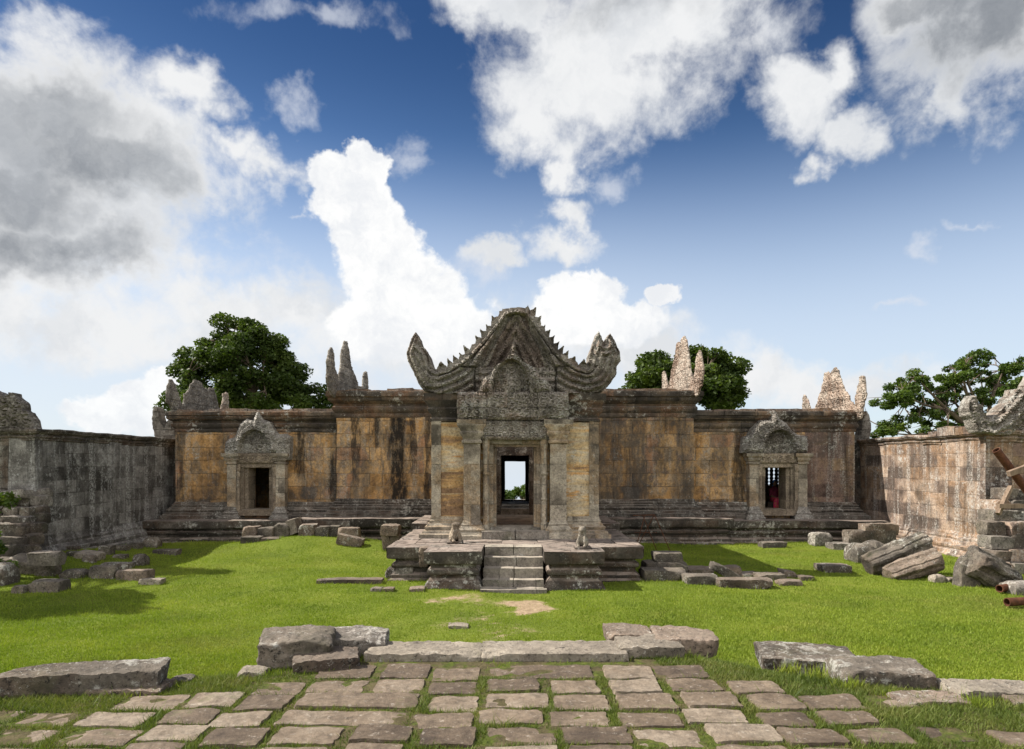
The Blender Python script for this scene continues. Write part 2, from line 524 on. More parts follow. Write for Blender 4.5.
    # surface
    hb = g.math('ADD', g.math('MULTIPLY', g.noise(P, 9.0, 8, 0.7), 0.7), g.math('MULTIPLY', g.noise(P, 42.0, 4, 0.7), 0.16))
    hb = g.math('SUBTRACT', hb, g.math('MULTIPLY', bfac, 0.5 * min(1, jdark * 1.5)))
    if carve:
        vo = g.n('ShaderNodeTexVoronoi', {'Vector': g.vmath('ADD', P, g.scale(wob, 0.25)), 'Scale': 9.0}, feature='SMOOTH_F1')
        wv = g.math('SINE', g.math('MULTIPLY', vo.outputs[0], 26.0))
        hb = g.math('ADD', hb, g.math('MULTIPLY', wv, 0.22 * carve))
        col = g.mix(g.math('MULTIPLY', g.smooth(wv, 0.1, -0.9), 0.35 * carve), col, tuple(c * 1.5 for c in dark))
    bmp = g.n('ShaderNodeBump', {'Strength': bump, 'Distance': 0.06, 'Height': hb}).outputs[0]
    bs = g.n('ShaderNodeBsdfPrincipled', {'Base Color': col, 'Roughness': 0.92, 'Specular IOR Level': 0.18, 'Normal': bmp})
    g.t.links.new(bs.outputs[0], g.n('ShaderNodeOutputMaterial').inputs[0])
    return m


def leafy(name, stops, scale=0.6, transl=0.3, rough=0.6, dry=0.0):
    m = bpy.data.materials.new(name)
    m.use_nodes = True
    g = NT(m.node_tree)
    P = g.n('ShaderNodeNewGeometry').outputs['Position']
    a = g.n('ShaderNodeAttribute', attribute_name='rnd').outputs['Fac']
    f = g.math('ADD', g.math('MULTIPLY', a, 0.42), g.math('MULTIPLY', g.math('MULTIPLY_ADD', g.math('SUBTRACT', g.noise(P, scale, 6, 0.66), 0.5), 1.7, 0.5), 0.75))
    col = g.ramp(g.math('SUBTRACT', f, 0.12), stops)
    if dry:
        dm = g.math('MULTIPLY', g.smooth(g.noise(P, 0.33, 6, 0.66), 0.50, 0.68), dry)
        col = g.mix(dm, col, g.mix(a, (0.13, 0.125, 0.035), (0.36, 0.30, 0.12)))
    bs = g.n('ShaderNodeBsdfPrincipled', {'Base Color': col, 'Roughness': rough, 'Specular IOR Level': 0.25})
    tr = g.n('ShaderNodeBsdfTranslucent', {0: g.mix(1.0, col, (1.15, 1.25, 0.5), 'MULTIPLY')})
    mx = g.n('ShaderNodeMixShader', {0: transl, 1: bs.outputs[0], 2: tr.outputs[0]})
    g.t.links.new(mx.outputs[0], g.n('ShaderNodeOutputMaterial').inputs[0])
    return m


def plain(name, stops, scale=6.0, rough=0.85, stretch=(1, 1, 1), metallic=0.0):
    m = bpy.data.materials.new(name)
    m.use_nodes = True
    g = NT(m.node_tree)
    P = g.mapping(g.n('ShaderNodeNewGeometry').outputs['Position'], stretch)
    n = g.noise(P, scale, 7, 0.68)
    bmp = g.n('ShaderNodeBump', {'Strength': 0.4, 'Distance': 0.03, 'Height': g.noise(P, scale * 3, 5, 0.7)}).outputs[0]
    bs = g.n('ShaderNodeBsdfPrincipled', {'Base Color': g.ramp(n, stops), 'Roughness': rough, 'Metallic': metallic, 'Specular IOR Level': 0.25, 'Normal': bmp})
    g.t.links.new(bs.outputs[0], g.n('ShaderNodeOutputMaterial').inputs[0])
    return m


OCHRE = [(0.13, 0.10, 0.078), (0.30, 0.17, 0.07), (0.43, 0.25, 0.10), (0.29, 0.215, 0.14), (0.43, 0.265, 0.118), (0.19, 0.14, 0.10), (0.30, 0.165, 0.09)]
TAN = [(0.27, 0.17, 0.10), (0.48, 0.295, 0.125), (0.50, 0.38, 0.225), (0.44, 0.38, 0.29), (0.46, 0.25, 0.085), (0.38, 0.275, 0.17)]
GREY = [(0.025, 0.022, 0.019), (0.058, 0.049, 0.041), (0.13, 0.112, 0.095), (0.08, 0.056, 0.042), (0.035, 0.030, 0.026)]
PINK = [(0.16, 0.115, 0.095), (0.27, 0.20, 0.165), (0.36, 0.28, 0.235), (0.33, 0.29, 0.25)]
BLK, DGR, LGR = (0.014, 0.012, 0.011), (0.05, 0.045, 0.042), (0.34, 0.33, 0.31)
def _sx(px): return (px - CX) * 26.1 / F
WSTAINS = [(_sx(398), .34, .8, 6, .97, BLK), (_sx(377), .16, 3.6, 6, .9, BLK), (_sx(413), .12, 2.8, 6, .85, BLK), (_sx(355), .13, 2.2, 6, .8, BLK), (_sx(361), .4, 1.2, 3.2, .55, DGR), (_sx(298), .22, 2.4, 6, .88, BLK),
           (_sx(332), .16, .8, 3.0, .8, BLK), (_sx(310), .5, .8, 2.6, .4, DGR), (_sx(205), .5, .8, 2.2, .4, DGR), (_sx(637), .36, 1.2, 6, .75, DGR), (_sx(610), .62, .8, 6, .62, DGR), (_sx(682), .36, .8, 4.2, .6, DGR), (_sx(658), .3, 2.6, 6, .5, BLK),
           (_sx(741), .22, .8, 6, .8, BLK), (_sx(722), .3, 2.2, 6, .45, DGR), (_sx(178), .14, 1.0, 6, .6, BLK), (_sx(428), .12, 1.0, 6, .8, BLK)]
M = dict(
    wing=stone('ochre_wall_stone', OCHRE, grime=0.52, streak=0.95, lichen=0.2, wstreak=0.3, joints=(1.25, 0.50), jdark=0.62, blockvar=0.5, bump=0.6, base_scale=0.8, vstretch=0.6, speck=0.35, stains=WSTAINS),
    porch=stone('banded_sandstone', TAN, grime=0.14, streak=0.12, lichen=0.08, joints=(2.6, 0.62), jdark=0.4, blockvar=0.9, band=0.7, bump=0.35, seed=4.0),
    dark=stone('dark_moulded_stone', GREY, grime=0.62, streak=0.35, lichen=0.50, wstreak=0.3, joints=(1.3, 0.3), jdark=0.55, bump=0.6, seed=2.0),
    cornice=stone('cornice_stone', [(0.028, 0.023, 0.019), (0.07, 0.056, 0.044), (0.15, 0.11, 0.075), (0.12, 0.066, 0.038), (0.042, 0.035, 0.028)], grime=0.66, streak=0.6, lichen=0.46, joints=(1.25, 0.6), jdark=0.5, bump=0.55, seed=7.0),
    carve=stone('carved_grey_stone', [(0.07, 0.060, 0.052), (0.19, 0.168, 0.145), (0.32, 0.295, 0.26), (0.20, 0.155, 0.125), (0.13, 0.115, 0.10)], grime=0.40, lichen=0.64, joints=(1.4, 0.75), jdark=0.65, carve=0.5, bump=1.0, dustamt=0.15, seed=1.0),
    pale=stone('lichened_carved_stone', [(0.15, 0.13, 0.11), (0.28, 0.26, 0.235), (0.38, 0.36, 0.33)], grime=0.36, lichen=0.72, joints=(1.2, 0.6), jdark=0.35, carve=0.8, bump=0.9, lich_col=(0.56, 0.55, 0.51), seed=5.0),
    pier=stone('pilaster_stone', [(0.10, 0.086, 0.068), (0.22, 0.19, 0.152), (0.34, 0.30, 0.24), (0.27, 0.20, 0.13), (0.13, 0.108, 0.085)], grime=0.40, streak=0.15, lichen=0.28, joints=(1.4, 0.55), jdark=0.4, carve=0.35, bump=0.5, seed=9.0),
    ornate=stone('ornate_door_stone', [(0.16, 0.125, 0.095), (0.27, 0.22, 0.165), (0.33, 0.28, 0.215)], grime=0.32, streak=0.2, lichen=0.2, joints=(2.0, 0.9), jdark=0.3, carve=0.6, bump=0.7, seed=3.0),
    greywall=stone('grey_lichen_wall_stone', [(0.05, 0.046, 0.043), (0.125, 0.118, 0.112), (0.23, 0.22, 0.21), (0.09, 0.084, 0.079)], grime=0.38, streak=0.45, lichen=0.46, wstreak=0.85, joints=(0.95, 0.4), jdark=0.4, bump=0.5, lich_col=(0.40, 0.40, 0.39), seed=11.0),
    redwall=stone('rose_weathered_wall_stone', [(0.085, 0.062, 0.05), (0.17, 0.122, 0.096), (0.30, 0.225, 0.17), (0.21, 0.13, 0.078), (0.12, 0.085, 0.065)], grime=0.46, streak=0.6, lichen=0.30, wstreak=0.55, joints=(1.0, 0.42), jdark=0.45, bump=0.55, lich_col=(0.5, 0.48, 0.45), seed=13.0),
    terrace=stone('terrace_stone', GREY, grime=0.68, streak=0.3, lichen=0.56, joints=(1.2, 0.5), jdark=0.5, dust=(0.36, 0.295, 0.255), dustamt=0.8, bump=0.6, seed=15.0, lscale=8.0),
    step=stone('worn_step_stone', [(0.13, 0.115, 0.10), (0.22, 0.195, 0.17), (0.29, 0.26, 0.22)], grime=0.48, lichen=0.34, joints=(0.85, 0.9), jdark=0.4, dust=(0.42, 0.37, 0.31), dustamt=0.75, moss=0.25, bump=0.5, seed=17.0),
    block=stone('fallen_block_stone', [(0.04, 0.035, 0.03), (0.095, 0.082, 0.068), (0.17, 0.146, 0.12), (0.11, 0.085, 0.066), (0.06, 0.051, 0.043)], grime=0.68, lichen=0.50, joints=(9.0, 9.0), jdark=0.0, moss=0.2, dust=(0.27, 0.23, 0.19), dustamt=0.34, speck=0.9, bump=1.0, blockvar=0.0, lscale=9.0, seed=19.0),
    brown=stone('brown_block_stone', [(0.06, 0.046, 0.037), (0.13, 0.098, 0.076), (0.21, 0.162, 0.127), (0.10, 0.077, 0.061)], grime=0.52, lichen=0.42, joints=(9.0, 9.0), jdark=0.0, moss=0.15, dust=(0.28, 0.232, 0.19), dustamt=0.42, speck=0.9, bump=0.8, blockvar=0.0, seed=21.0),
    kerb=stone('worn_kerb_stone', [(0.10, 0.085, 0.07), (0.19, 0.163, 0.133), (0.28, 0.245, 0.20), (0.16, 0.135, 0.11)], grime=0.36, lichen=0.26, joints=(9.0, 9.0), jdark=0.0, moss=0.1, dust=(0.34, 0.295, 0.24), dustamt=0.36, speck=0.85, bump=0.9, blockvar=0.0, lscale=12.0, seed=23.0),
    gable=stone('sunlit_gable_stone', [(0.17, 0.115, 0.085), (0.31, 0.235, 0.185), (0.40, 0.345, 0.29), (0.25, 0.18, 0.14)], grime=0.3, speck=0.35, lichen=0.2, wstreak=0.4, joints=(0.8, 0.36), jdark=0.75, carve=0.3, bump=0.9, lich_col=(0.58, 0.56, 0.5), seed=25.0),  # gable stone with sunlight put into its paler, warmer colour
    ggrey=stone('grey_gable_stone', [(0.12, 0.105, 0.09), (0.22, 0.2, 0.175), (0.3, 0.275, 0.24)], grime=0.3, lichen=0.38, joints=(0.8, 0.36), jdark=0.75, carve=0.3, bump=0.9, seed=27.0),  # greyer copy of the gable stone, shade put into its colour
    speck=stone('lichen_speckled_block_stone', [(0.05, 0.044, 0.038), (0.12, 0.105, 0.09), (0.21, 0.19, 0.165), (0.09, 0.078, 0.066)], grime=0.52, lichen=0.60, joints=(9.0, 9.0), jdark=0.0, moss=0.15, dustamt=0.3, speck=0.9, bump=1.0, blockvar=0.0, lscale=11.0, lich_col=(0.5, 0.48, 0.44), seed=29.0),
    redcarve=stone('carved_maroon_stone', [(0.06, 0.045, 0.038), (0.14, 0.105, 0.087), (0.23, 0.185, 0.155), (0.29, 0.26, 0.225), (0.11, 0.087, 0.074)], grime=0.42, lichen=0.6, joints=(1.4, 0.75), jdark=0.35, carve=0.5, bump=0.9, dustamt=0.15, seed=1.5),
    maroonwall=stone('maroon_wall_stone', [(0.06, 0.043, 0.038), (0.12, 0.078, 0.064), (0.19, 0.13, 0.105), (0.22, 0.15, 0.09), (0.09, 0.064, 0.055)], grime=0.45, streak=0.8, lichen=0.25, wstreak=0.6, joints=(1.25, 0.5), jdark=0.35, blockvar=0.35, bump=0.6, vstretch=0.6, seed=31.0),
    rust=plain('rusty_steel', [(0.3, (0.04, 0.018, 0.011)), (0.55, (0.095, 0.036, 0.018)), (0.75, (0.16, 0.07, 0.036))], 9.0, 0.8),
    wood=plain('weathered_timber', [(0.3, (0.10, 0.07, 0.05)), (0.6, (0.22, 0.16, 0.115)), (0.8, (0.30, 0.24, 0.19))], 5.0, 0.9, (2.5, 2.5, 0.4)),
    bark=plain('tree_bark', [(0.3, (0.06, 0.045, 0.033)), (0.7, (0.16, 0.125, 0.095))], 5.0, 0.95),
    leaf=leafy('dark_tree_leaf', [(0.2, (0.022, 0.040, 0.009)), (0.5, (0.052, 0.082, 0.016)), (0.8, (0.10, 0.135, 0.028))], 0.5),
    leaf2=leafy('light_tree_leaf', [(0.2, (0.030, 0.058, 0.012)), (0.5, (0.070, 0.115, 0.021)), (0.8, (0.14, 0.18, 0.035))], 0.7),
    grass=leafy('lawn_blade', [(0.14, (0.080, 0.125, 0.011)), (0.42, (0.158, 0.222, 0.021)), (0.68, (0.235, 0.285, 0.036)), (0.95, (0.35, 0.335, 0.09))], 0.6, 0.3, dry=0.4),
    weed=leafy('path_weed_leaf', [(0.2, (0.05, 0.080, 0.014)), (0.5, (0.11, 0.145, 0.026)), (0.75, (0.19, 0.185, 0.06)), (1.0, (0.27, 0.21, 0.11))], 1.6, 0.3),
    skin=plain('brown_skin', [(0.3, (0.22, 0.12, 0.075)), (0.7, (0.28, 0.16, 0.10))], 4.0, 0.6),
    blue=plain('blue_cloth', [(0.3, (0.02, 0.12, 0.42)), (0.7, (0.04, 0.22, 0.62))], 6.0, 0.8),
    maroon=plain('maroon_cloth', [(0.3, (0.10, 0.012, 0.03)), (0.7, (0.22, 0.03, 0.06))], 6.0, 0.8),
    red=plain('red_patterned_cloth', [(0.35, (0.55, 0.03, 0.04)), (0.5, (0.60, 0.05, 0.16)), (0.62, (0.6, 0.22, 0.05))], 9.0, 0.8),
)

# ------------------------------------------------------------------ the ground
def sstep(t):
    t = np.clip(t, 0, 1)
    return t * t * (3 - 2 * t)


def edge_y(x):
    return np.interp(np.abs(x), [0, 1.5, 2.2, 3.0, 4.0, 8.0], [6.0, 5.75, 5.2, 4.85, 4.7, 4.5])


def gz(x, y):
    x = np.asarray(x, float); y = np.asarray(y, float)
    z = 1.22 * (1 - sstep((y - edge_y(x)) / 3.0))
    z = z + 0.42 * np.exp(-((x + 6.9) / 2.6) ** 2 - ((y - 23.2) / 1.3) ** 2)
    z = z + 0.25 * np.exp(-((x + 13.0) / 1.5) ** 2 - ((y - 19.5) / 3.5) ** 2)
    z = z + (0.03 * np.sin(x * 0.9 + 1.3) * np.sin(y * 0.7) + 0.015 * np.sin(x * 2.3 + y * 1.9)) * sstep((y - edge_y(x)) / 2.0)
    far = np.clip(y - 57, 0, 400)
    z = z - far * 0.22 - np.clip(y - 457, 0, None) * 0.12
    return z


def worn(x, y):
    """0..1 where feet have worn the lawn in front of the steps"""
    x = x + .22 * np.sin(y * 3.1 + .7) + .10 * np.sin(y * 7.7 + x * 2.0); y = y + .16 * np.sin(x * 3.7 + 1.9) + .08 * np.sin(x * 9.1)
    a = np.exp(-(((x - 0.25) / 0.44) ** 2 + ((y - 13.9) / 0.62) ** 2) ** 1.6)
    b = 0.40 * np.exp(-((x + 1.2) / 0.9) ** 2 - ((y - 14.6) / 0.5) ** 2)
    c = 0.38 * np.exp(-((x + 0.5) / 1.7) ** 2 - ((y - 12.2) / 2.6) ** 2)
    pt = np.sin(x * 1.3 + 1.9 * np.sin(y * .9 + .4)) * np.sin(y * 1.1 + 1.6 * np.sin(x * .8 + 2.0)) + .5 * np.sin(x * 3.7 + y * 2.9) * np.sin(y * 4.1 - x * 1.7)
    c = c + .30 * np.clip(pt - .75, 0, 1) * np.clip((y - 7) / 2, 0, 1) * np.exp(-(x / 9.0) ** 2)
    n = 0.25 * np.sin(x * 5.1 + 1.0) * np.sin(y * 4.3) + 0.15 * np.sin(x * 11.3 + y * 7.9)
    return np.clip(a + b + c + n * (a + b + c), 0, 1)


def ground_material():
    m = bpy.data.materials.new('lawn_soil')
    m.use_nodes = True
    g = NT(m.node_tree)
    P = g.n('ShaderNodeNewGeometry').outputs['Position']
    at = g.n('ShaderNodeAttribute', attribute_name='worn').outputs['Fac']
    pa = g.n('ShaderNodeAttribute', attribute_name='path').outputs['Fac']
    big = g.noise(P, 0.45, 5, 0.62)
    fine = g.noise(P, 9.0, 7, 0.7)
    green = g.ramp(g.math('ADD', g.math('MULTIPLY', big, 0.7), g.math('MULTIPLY', fine, 0.3)),
                   [(0.3, (0.060, 0.088, 0.013)), (0.5, (0.11, 0.145, 0.018)), (0.7, (0.165, 0.175, 0.034))])
    soil = g.ramp(fine, [(0.3, (0.16, 0.115, 0.07)), (0.55, (0.31, 0.235, 0.155)), (0.75, (0.43, 0.35, 0.255))])
    dk = g.ramp(fine, [(0.3, (0.04, 0.032, 0.02)), (0.6, (0.105, 0.085, 0.048)), (0.8, (0.17, 0.14, 0.08))])
    wm = g.smooth(g.math('ADD', at, g.math('MULTIPLY', g.math('SUBTRACT', g.noise(P, 5.0, 7, 0.7), 0.5), 0.9)), 0.32, 0.62)
    col = g.mix(wm, green, soil)
    sp = g.smooth(g.noise(P, 1.9, 6, 0.66), 0.66, 0.74)
    col = g.mix(g.math('MULTIPLY', sp, 0.5), col, dk)
    moss = g.ramp(g.noise(P, 26.0, 6, 0.75), [(0.3, (0.022, 0.032, 0.008)), (0.5, (0.062, 0.082, 0.016)), (0.7, (0.12, 0.135, 0.03))])
    col = g.mix(g.math('MULTIPLY', pa, 0.95), col, g.mix(g.smooth(g.noise(P, 5.0, 7, 0.7), 0.44, 0.58), dk, moss))
    bmp = g.n('ShaderNodeBump', {'Strength': 0.7, 'Distance': 0.05, 'Height': g.noise(P, 22, 6, 0.7)}).outputs[0]
    bs = g.n('ShaderNodeBsdfPrincipled', {'Base Color': col, 'Roughness': 0.95, 'Specular IOR Level': 0.1, 'Normal': bmp})
    g.t.links.new(bs.outputs[0], g.n('ShaderNodeOutputMaterial').inputs[0])
    return m


def axis_pts(lo, hi, c0, c1, st, grow=1.35):
    a = list(np.arange(c0, c1 + 1e-6, st))
    s = st; x = c1
    while x < hi:
        s *= grow; x += s; a.append(min(x, hi))
    s = st; x = c0
    while x > lo:
        s *= grow; x -= s; a.insert(0, max(x, lo))
    return np.array(a)


def build_ground():
    xs = axis_pts(-3500, 3500, -16, 16, 0.2)
    ys = axis_pts(-600, 4200, 2.5, 26, 0.2)
    gx, gy = np.meshgrid(xs, ys, indexing='ij')
    z = gz(gx, gy)
    nx, ny = gx.shape
    V = np.stack([gx.ravel(), gy.ravel(), z.ravel()], 1)
    i, j = np.meshgrid(np.arange(nx - 1), np.arange(ny - 1), indexing='ij')
    a = (i * ny + j).ravel()
    Fc = np.stack([a, a + ny, a + ny + 1, a + 1], 1)
    pth = 1 - sstep((gy - edge_y(gx) - 0.1) / 0.8)
    o = tri_mesh('ground', V, Fc, ground_material(), {'worn': worn(gx, gy).ravel(), 'path': pth.ravel()})
    o.data.polygons.foreach_set('use_smooth', [True] * len(o.data.polygons))
    tag(o, 'green lawn of the temple courtyard, worn bare in front of the steps', 'ground', kind='structure')


build_ground()

# ------------------------------------------------------------------ paving of the causeway
PAVERS = []                                        # (x, y, half width, half depth) kept for the weeds in the joints


def paver_material():
    m = bpy.data.materials.new('worn_paving_stone')
    m.use_nodes = True
    g = NT(m.node_tree)
    geo = g.n('ShaderNodeNewGeometry')
    P = geo.outputs['Position']
    a = g.n('ShaderNodeAttribute', attribute_name='rnd').outputs['Fac']
    n = g.noise(P, 2.6, 8, 0.68)
    f = g.math('ADD', g.math('MULTIPLY', n, 0.75), g.math('MULTIPLY', a, 0.4))
    col = g.ramp(f, [(0.3, (0.052, 0.038, 0.028)), (0.48, (0.104, 0.078, 0.056)), (0.62, (0.157, 0.121, 0.088)), (0.8, (0.21, 0.173, 0.134))])
    col = g.mix(0.85, col, g.ramp(g.noise(P, 19.0, 7, 0.75), [(0.3, 0.5), (0.5, 1.0), (0.7, 1.5)]), 'MULTIPLY')
    gr = g.smooth(g.noise(P, 7.0, 9, 0.75), 0.5, 0.68)
    col = g.mix(g.math('MULTIPLY', gr, 0.6), col, (0.055, 0.042, 0.032))
    li = g.smooth(g.noise(P, 17.0, 6, 0.75), 0.56, 0.68)
    col = g.mix(g.math('MULTIPLY', li, 0.5), col, (0.40, 0.36, 0.31))
    mo = g.smooth(g.noise(P, 3.4, 7, 0.7), 0.60, 0.70)
    col = g.mix(g.math('MULTIPLY', mo, 0.45), col, (0.09, 0.10, 0.04))
    hb = g.math('ADD', g.noise(P, 8.0, 8, 0.7), g.math('MULTIPLY', g.noise(P, 60, 5, 0.7), 0.25))
    bmp = g.n('ShaderNodeBump', {'Strength': 0.75, 'Distance': 0.035, 'Height': hb}).outputs[0]
    bs = g.n('ShaderNodeBsdfPrincipled', {'Base Color': col, 'Roughness': 0.86, 'Specular IOR Level': 0.25, 'Normal': bmp})
    g.t.links.new(bs.outputs[0], g.n('ShaderNodeOutputMaterial').inputs[0])
    return m


def build_paving():
    rnd = random.Random(12)
    V = []; Fc = []; A = []
    y = 3.0
    rows = []
    while y < 5.72:
        d = rnd.uniform(0.29, 0.40) * (0.9 + 0.02 * y)
        rows.append((y, d)); y += d
    cols = []
    x = 0.24
    xs = [0.24]
    while x < 4.5:
        x += rnd.uniform(0.38, 0.5); xs.append(x)
    x = 0.24
    while x > -4.5:
        x -= rnd.uniform(0.38, 0.5); xs.insert(0, x)
    for r, (y0, d) in enumerate(rows):
        sh = rnd.uniform(-0.04, 0.04)
        k = 0
        while k < len(xs) - 1:
            x0, x1 = xs[k] + sh + rnd.uniform(-.025, .025), xs[k + 1] + sh + rnd.uniform(-.025, .025)
            k += 1
            cx, cy = (x0 + x1) / 2, y0 + d / 2 + .035 * math.sin(k * 2.3 + r * .15) + rnd.uniform(-.012, .012)
            if rnd.random() < 0.06 and k < len(xs) - 1:      # a wide slab over two columns
                x1 = xs[k + 1] + sh; k += 1; cx = (x0 + x1) / 2
            e = float(edge_y(cx))
            if cy + d / 2 > e - 0.02: continue
            far_out = max(0.0, abs(cx + 0.3) - 1.9)
            if rnd.random() < min(0.5, far_out * 0.2): continue
            gap = rnd.uniform(0.002, 0.014) + 0.022 * min(1.5, far_out)
            hw, hd = (x1 - x0) / 2 - gap, d / 2 - gap * 0.8
            if hw < 0.08 or hd < 0.08: continue
            zc = 1.233 - 0.008 * min(1.5, far_out) + rnd.uniform(-0.010, 0.010)
            tx, ty = rnd.uniform(-.02, .02), rnd.uniform(-.025, .025)
            rot = rnd.uniform(-.03, .03) + (0.05 * np.sign(cx) * far_out * rnd.random())
            val = rnd.random()
            PAVERS.append((cx, cy, hw, hd))
            n = 12
            prof = [(-1, 1.0, -.12), (-.9, 1.0, -.015), (-.8, .965, -.004), (-.6, .9, 0)]
            base = len(V)
            sd = rnd.uniform(0, 100)
            N = 15
            chip = [(rnd.uniform(0, 6.28), rnd.uniform(0.05, 0.16)) for _ in range(2)]
            for i in range(N):
                for j in range(N):
                    a, b = -1 + 2 * i / (N - 1), -1 + 2 * j / (N - 1)
                    a = math.copysign(abs(a) ** 0.7, a); b = math.copysign(abs(b) ** 0.7, b)
                    m = max(abs(a), abs(b))
                    q = (abs(a) ** 16 + abs(b) ** 16) ** (1 / 16) if m > 0 else 1
                    sc = (m / q) ** 0.85 if q > 0 else 1
                    px, py = a * sc, b * sc
                    th = math.atan2(py, px)
                    ed = 1 + 0.07 * mn.noise(Vector((math.cos(th) * 1.4 + sd, math.sin(th) * 1.4, 0))) + 0.035 * mn.noise(Vector((math.cos(th) * 5 + sd, math.sin(th) * 5, 3)))
                    for ct, cd in chip:
                        dt = abs((th - ct + math.pi) % (2 * math.pi) - math.pi)
                        if dt < 0.35: ed -= cd * (1 - dt / 0.35) * m ** 3
                    X, Y = px * hw * ed, py * hd * ed
                    Xr, Yr = X * math.cos(rot) - Y * math.sin(rot), X * math.sin(rot) + Y * math.cos(rot)
                    drop = 0.0 if m < 0.94 else (0.003 if m < 0.985 else 0.10)
                    z = zc + tx * X + ty * Y - drop + 0.014 * mn.noise(Vector((cx + Xr, cy + Yr, 0)) * 5) + 0.006 * mn.noise(Vector((cx + Xr, cy + Yr, 7)) * 17)
                    V.append((cx + Xr, cy + Yr, z)); A.append(val)
            for i in range(N - 1):
                for j in range(N - 1):
                    p = base + i * N + j
                    Fc.append((p, p + N, p + N + 1, p + 1))
    o = tri_mesh('paving', np.array(V), np.array(Fc), paver_material(), {'rnd': np.array(A)})
    o.data.polygons.foreach_set('use_smooth', [True] * len(o.data.polygons))
    o.data.set_sharp_from_angle(angle=R(28))
    tag(o, 'worn brown sandstone paving with grass growing in its joints', 'paving', kind='structure')


build_paving()

# ------------------------------------------------------------------ profiles of Khmer mouldings (out, height), both 0..1
STYLO = [(.95, 0), (1, .14), (.72, .19), (.72, .27), (.3, .34), (.3, .44), (.55, .47), (.62, .52), (.55, .57), (.25, .61), (.25, .67), (.9, .70), (1, .74), (1, 1)]
PED = [(1.05, 0), (1.05, .10), (.8, .2), (.62, .27), (.3, .33), (.3, .40), (.62, .43), (.68, .49), (.58, .54), (.25, .58), (.25, .66), (.85, .69), (.95, .72), (.95, 1)]
PLINTH = [(1, 0), (1, .22), (.8, .26), (.72, .36), (.5, .41), (.58, .48), (.6, .54), (.42, .60), (.34, .68), (.22, .72), (.26, .80), (.12, .86), (.1, .94), (0, 1)]
CORN = [(0, 0), (.1, .04), (.12, .14), (.06, .18), (.3, .26), (.38, .34), (.36, .40), (.2, .44), (.24, .52), (.7, .62), (.82, .68), (.82, .76), (1, .80), (1, .95), (.9, 1)]
CAPIT = [(0, 0), (.3, .05), (.3, .14), (.1, .18), (.2, .28), (.55, .40), (.6, .48), (.45, .52), (.55, .62), (.95, .74), (1, .78), (1, 1)]


def polydist(u, v, poly):
    best = np.full(u.shape, 1e9); s = np.zeros(u.shape); acc = 0.0
    for (ax, ay), (bx, by) in zip(poly[:-1], poly[1:]):
        dx, dy = bx - ax, by - ay
        L = math.hypot(dx, dy)
        t = np.clip(((u - ax) * dx + (v - ay) * dy) / (L * L + 1e-12), 0, 1)
        d = np.hypot(u - ax - t * dx, v - ay - t * dy)
        mk = d < best
        best = np.where(mk, d, best); s = np.where(mk, acc + t * L, s)
        acc += L
    return best, s


def scrolls(u, v, sp=0.26, amp=0.03, seed=0.0):
    """rows of carved rosettes and volutes"""
    best = np.full(u.shape, 1e9); ang = np.zeros(u.shape)
    iu, iv = np.floor(u / sp), np.floor(v / sp)
    for a in (-1, 0, 1):
        for b in (-1, 0, 1):
            ci, cj = iu + a, iv + b
            h1 = np.modf(np.abs(np.sin(ci * 12.99 + cj * 78.23 + seed) * 43758.5))[0]
            h2 = np.modf(np.abs(np.sin(ci * 39.35 + cj * 11.14 + seed) * 24634.6))[0]
            px, py = (ci + .3 + .4 * h1) * sp, (cj + .3 + .4 * h2) * sp
            d = np.hypot(u - px, v - py)
            mk = d < best
            best = np.where(mk, d, best); ang = np.where(mk, np.arctan2(v - py, u - px), ang)
    return amp * np.cos(best / sp * 17 + ang) * np.exp(-best / sp * 0.9)


def teeth(curve, pitch, height, lean=0.0, skip=0.0, seed=0):
    """a curve with flame-leaf crockets standing on its left side"""
    rnd = random.Random(seed)
    out = []
    P = [Vector(p) for p in curve]
    for a, b in zip(P, P[1:]):
        L = (b - a).length
        k = max(1, int(round(L / pitch)))
        d = (b - a).normalized(); n = Vector((-d.y, d.x))
        for i in range(k):
            s0 = a + d * (L * i / k)
            w = L / k
            h = height * rnd.uniform(0.7, 1.15) * (0.35 if rnd.random() < skip else 1)
            for f, hh in ((0.0, 0.0), (0.12, 0.30), (0.34, 0.62), (0.50, 1.08), (0.64, 0.60), (0.88, 0.28)):
                q = s0 + d * (w * f) + (n * .7 + Vector((0, .45))) * (h * hh)
                out.append((q.x, q.y))
    out.append((P[-1].x, P[-1].y))
    return out


def xz_front(y0):
    return lambda u, v, w: (u, y0 - w, v)


def pxl(pts, Y):
    return [(PX(x, Y), PZ(y, Y)) for x, y in pts]


def crop(pts, ox, oy, sc):
    return [(ox + x / sc, oy + y / sc) for x, y in pts]


# ------------------------------------------------------------------ the temple gateway
T = empty('temple_gateway', (0, 26, 0), 'ruined sandstone temple gateway with ochre walls, central porch and toothed triangular pediment', 'temple')


def mir(pts, s):
    """mirror a left-hand path to the right, keeping the outside on the right of travel"""
    return pts if s < 0 else [(-x, y) for x, y in pts][::-1]


def wbox(mb, s, x0, x1, *a, **k):
    """box given by its left-hand coordinates, mirrored when s > 0"""
    if s > 0: x0, x1 = -x1, -x0
    return mb.box(x0, x1, *a, **k)


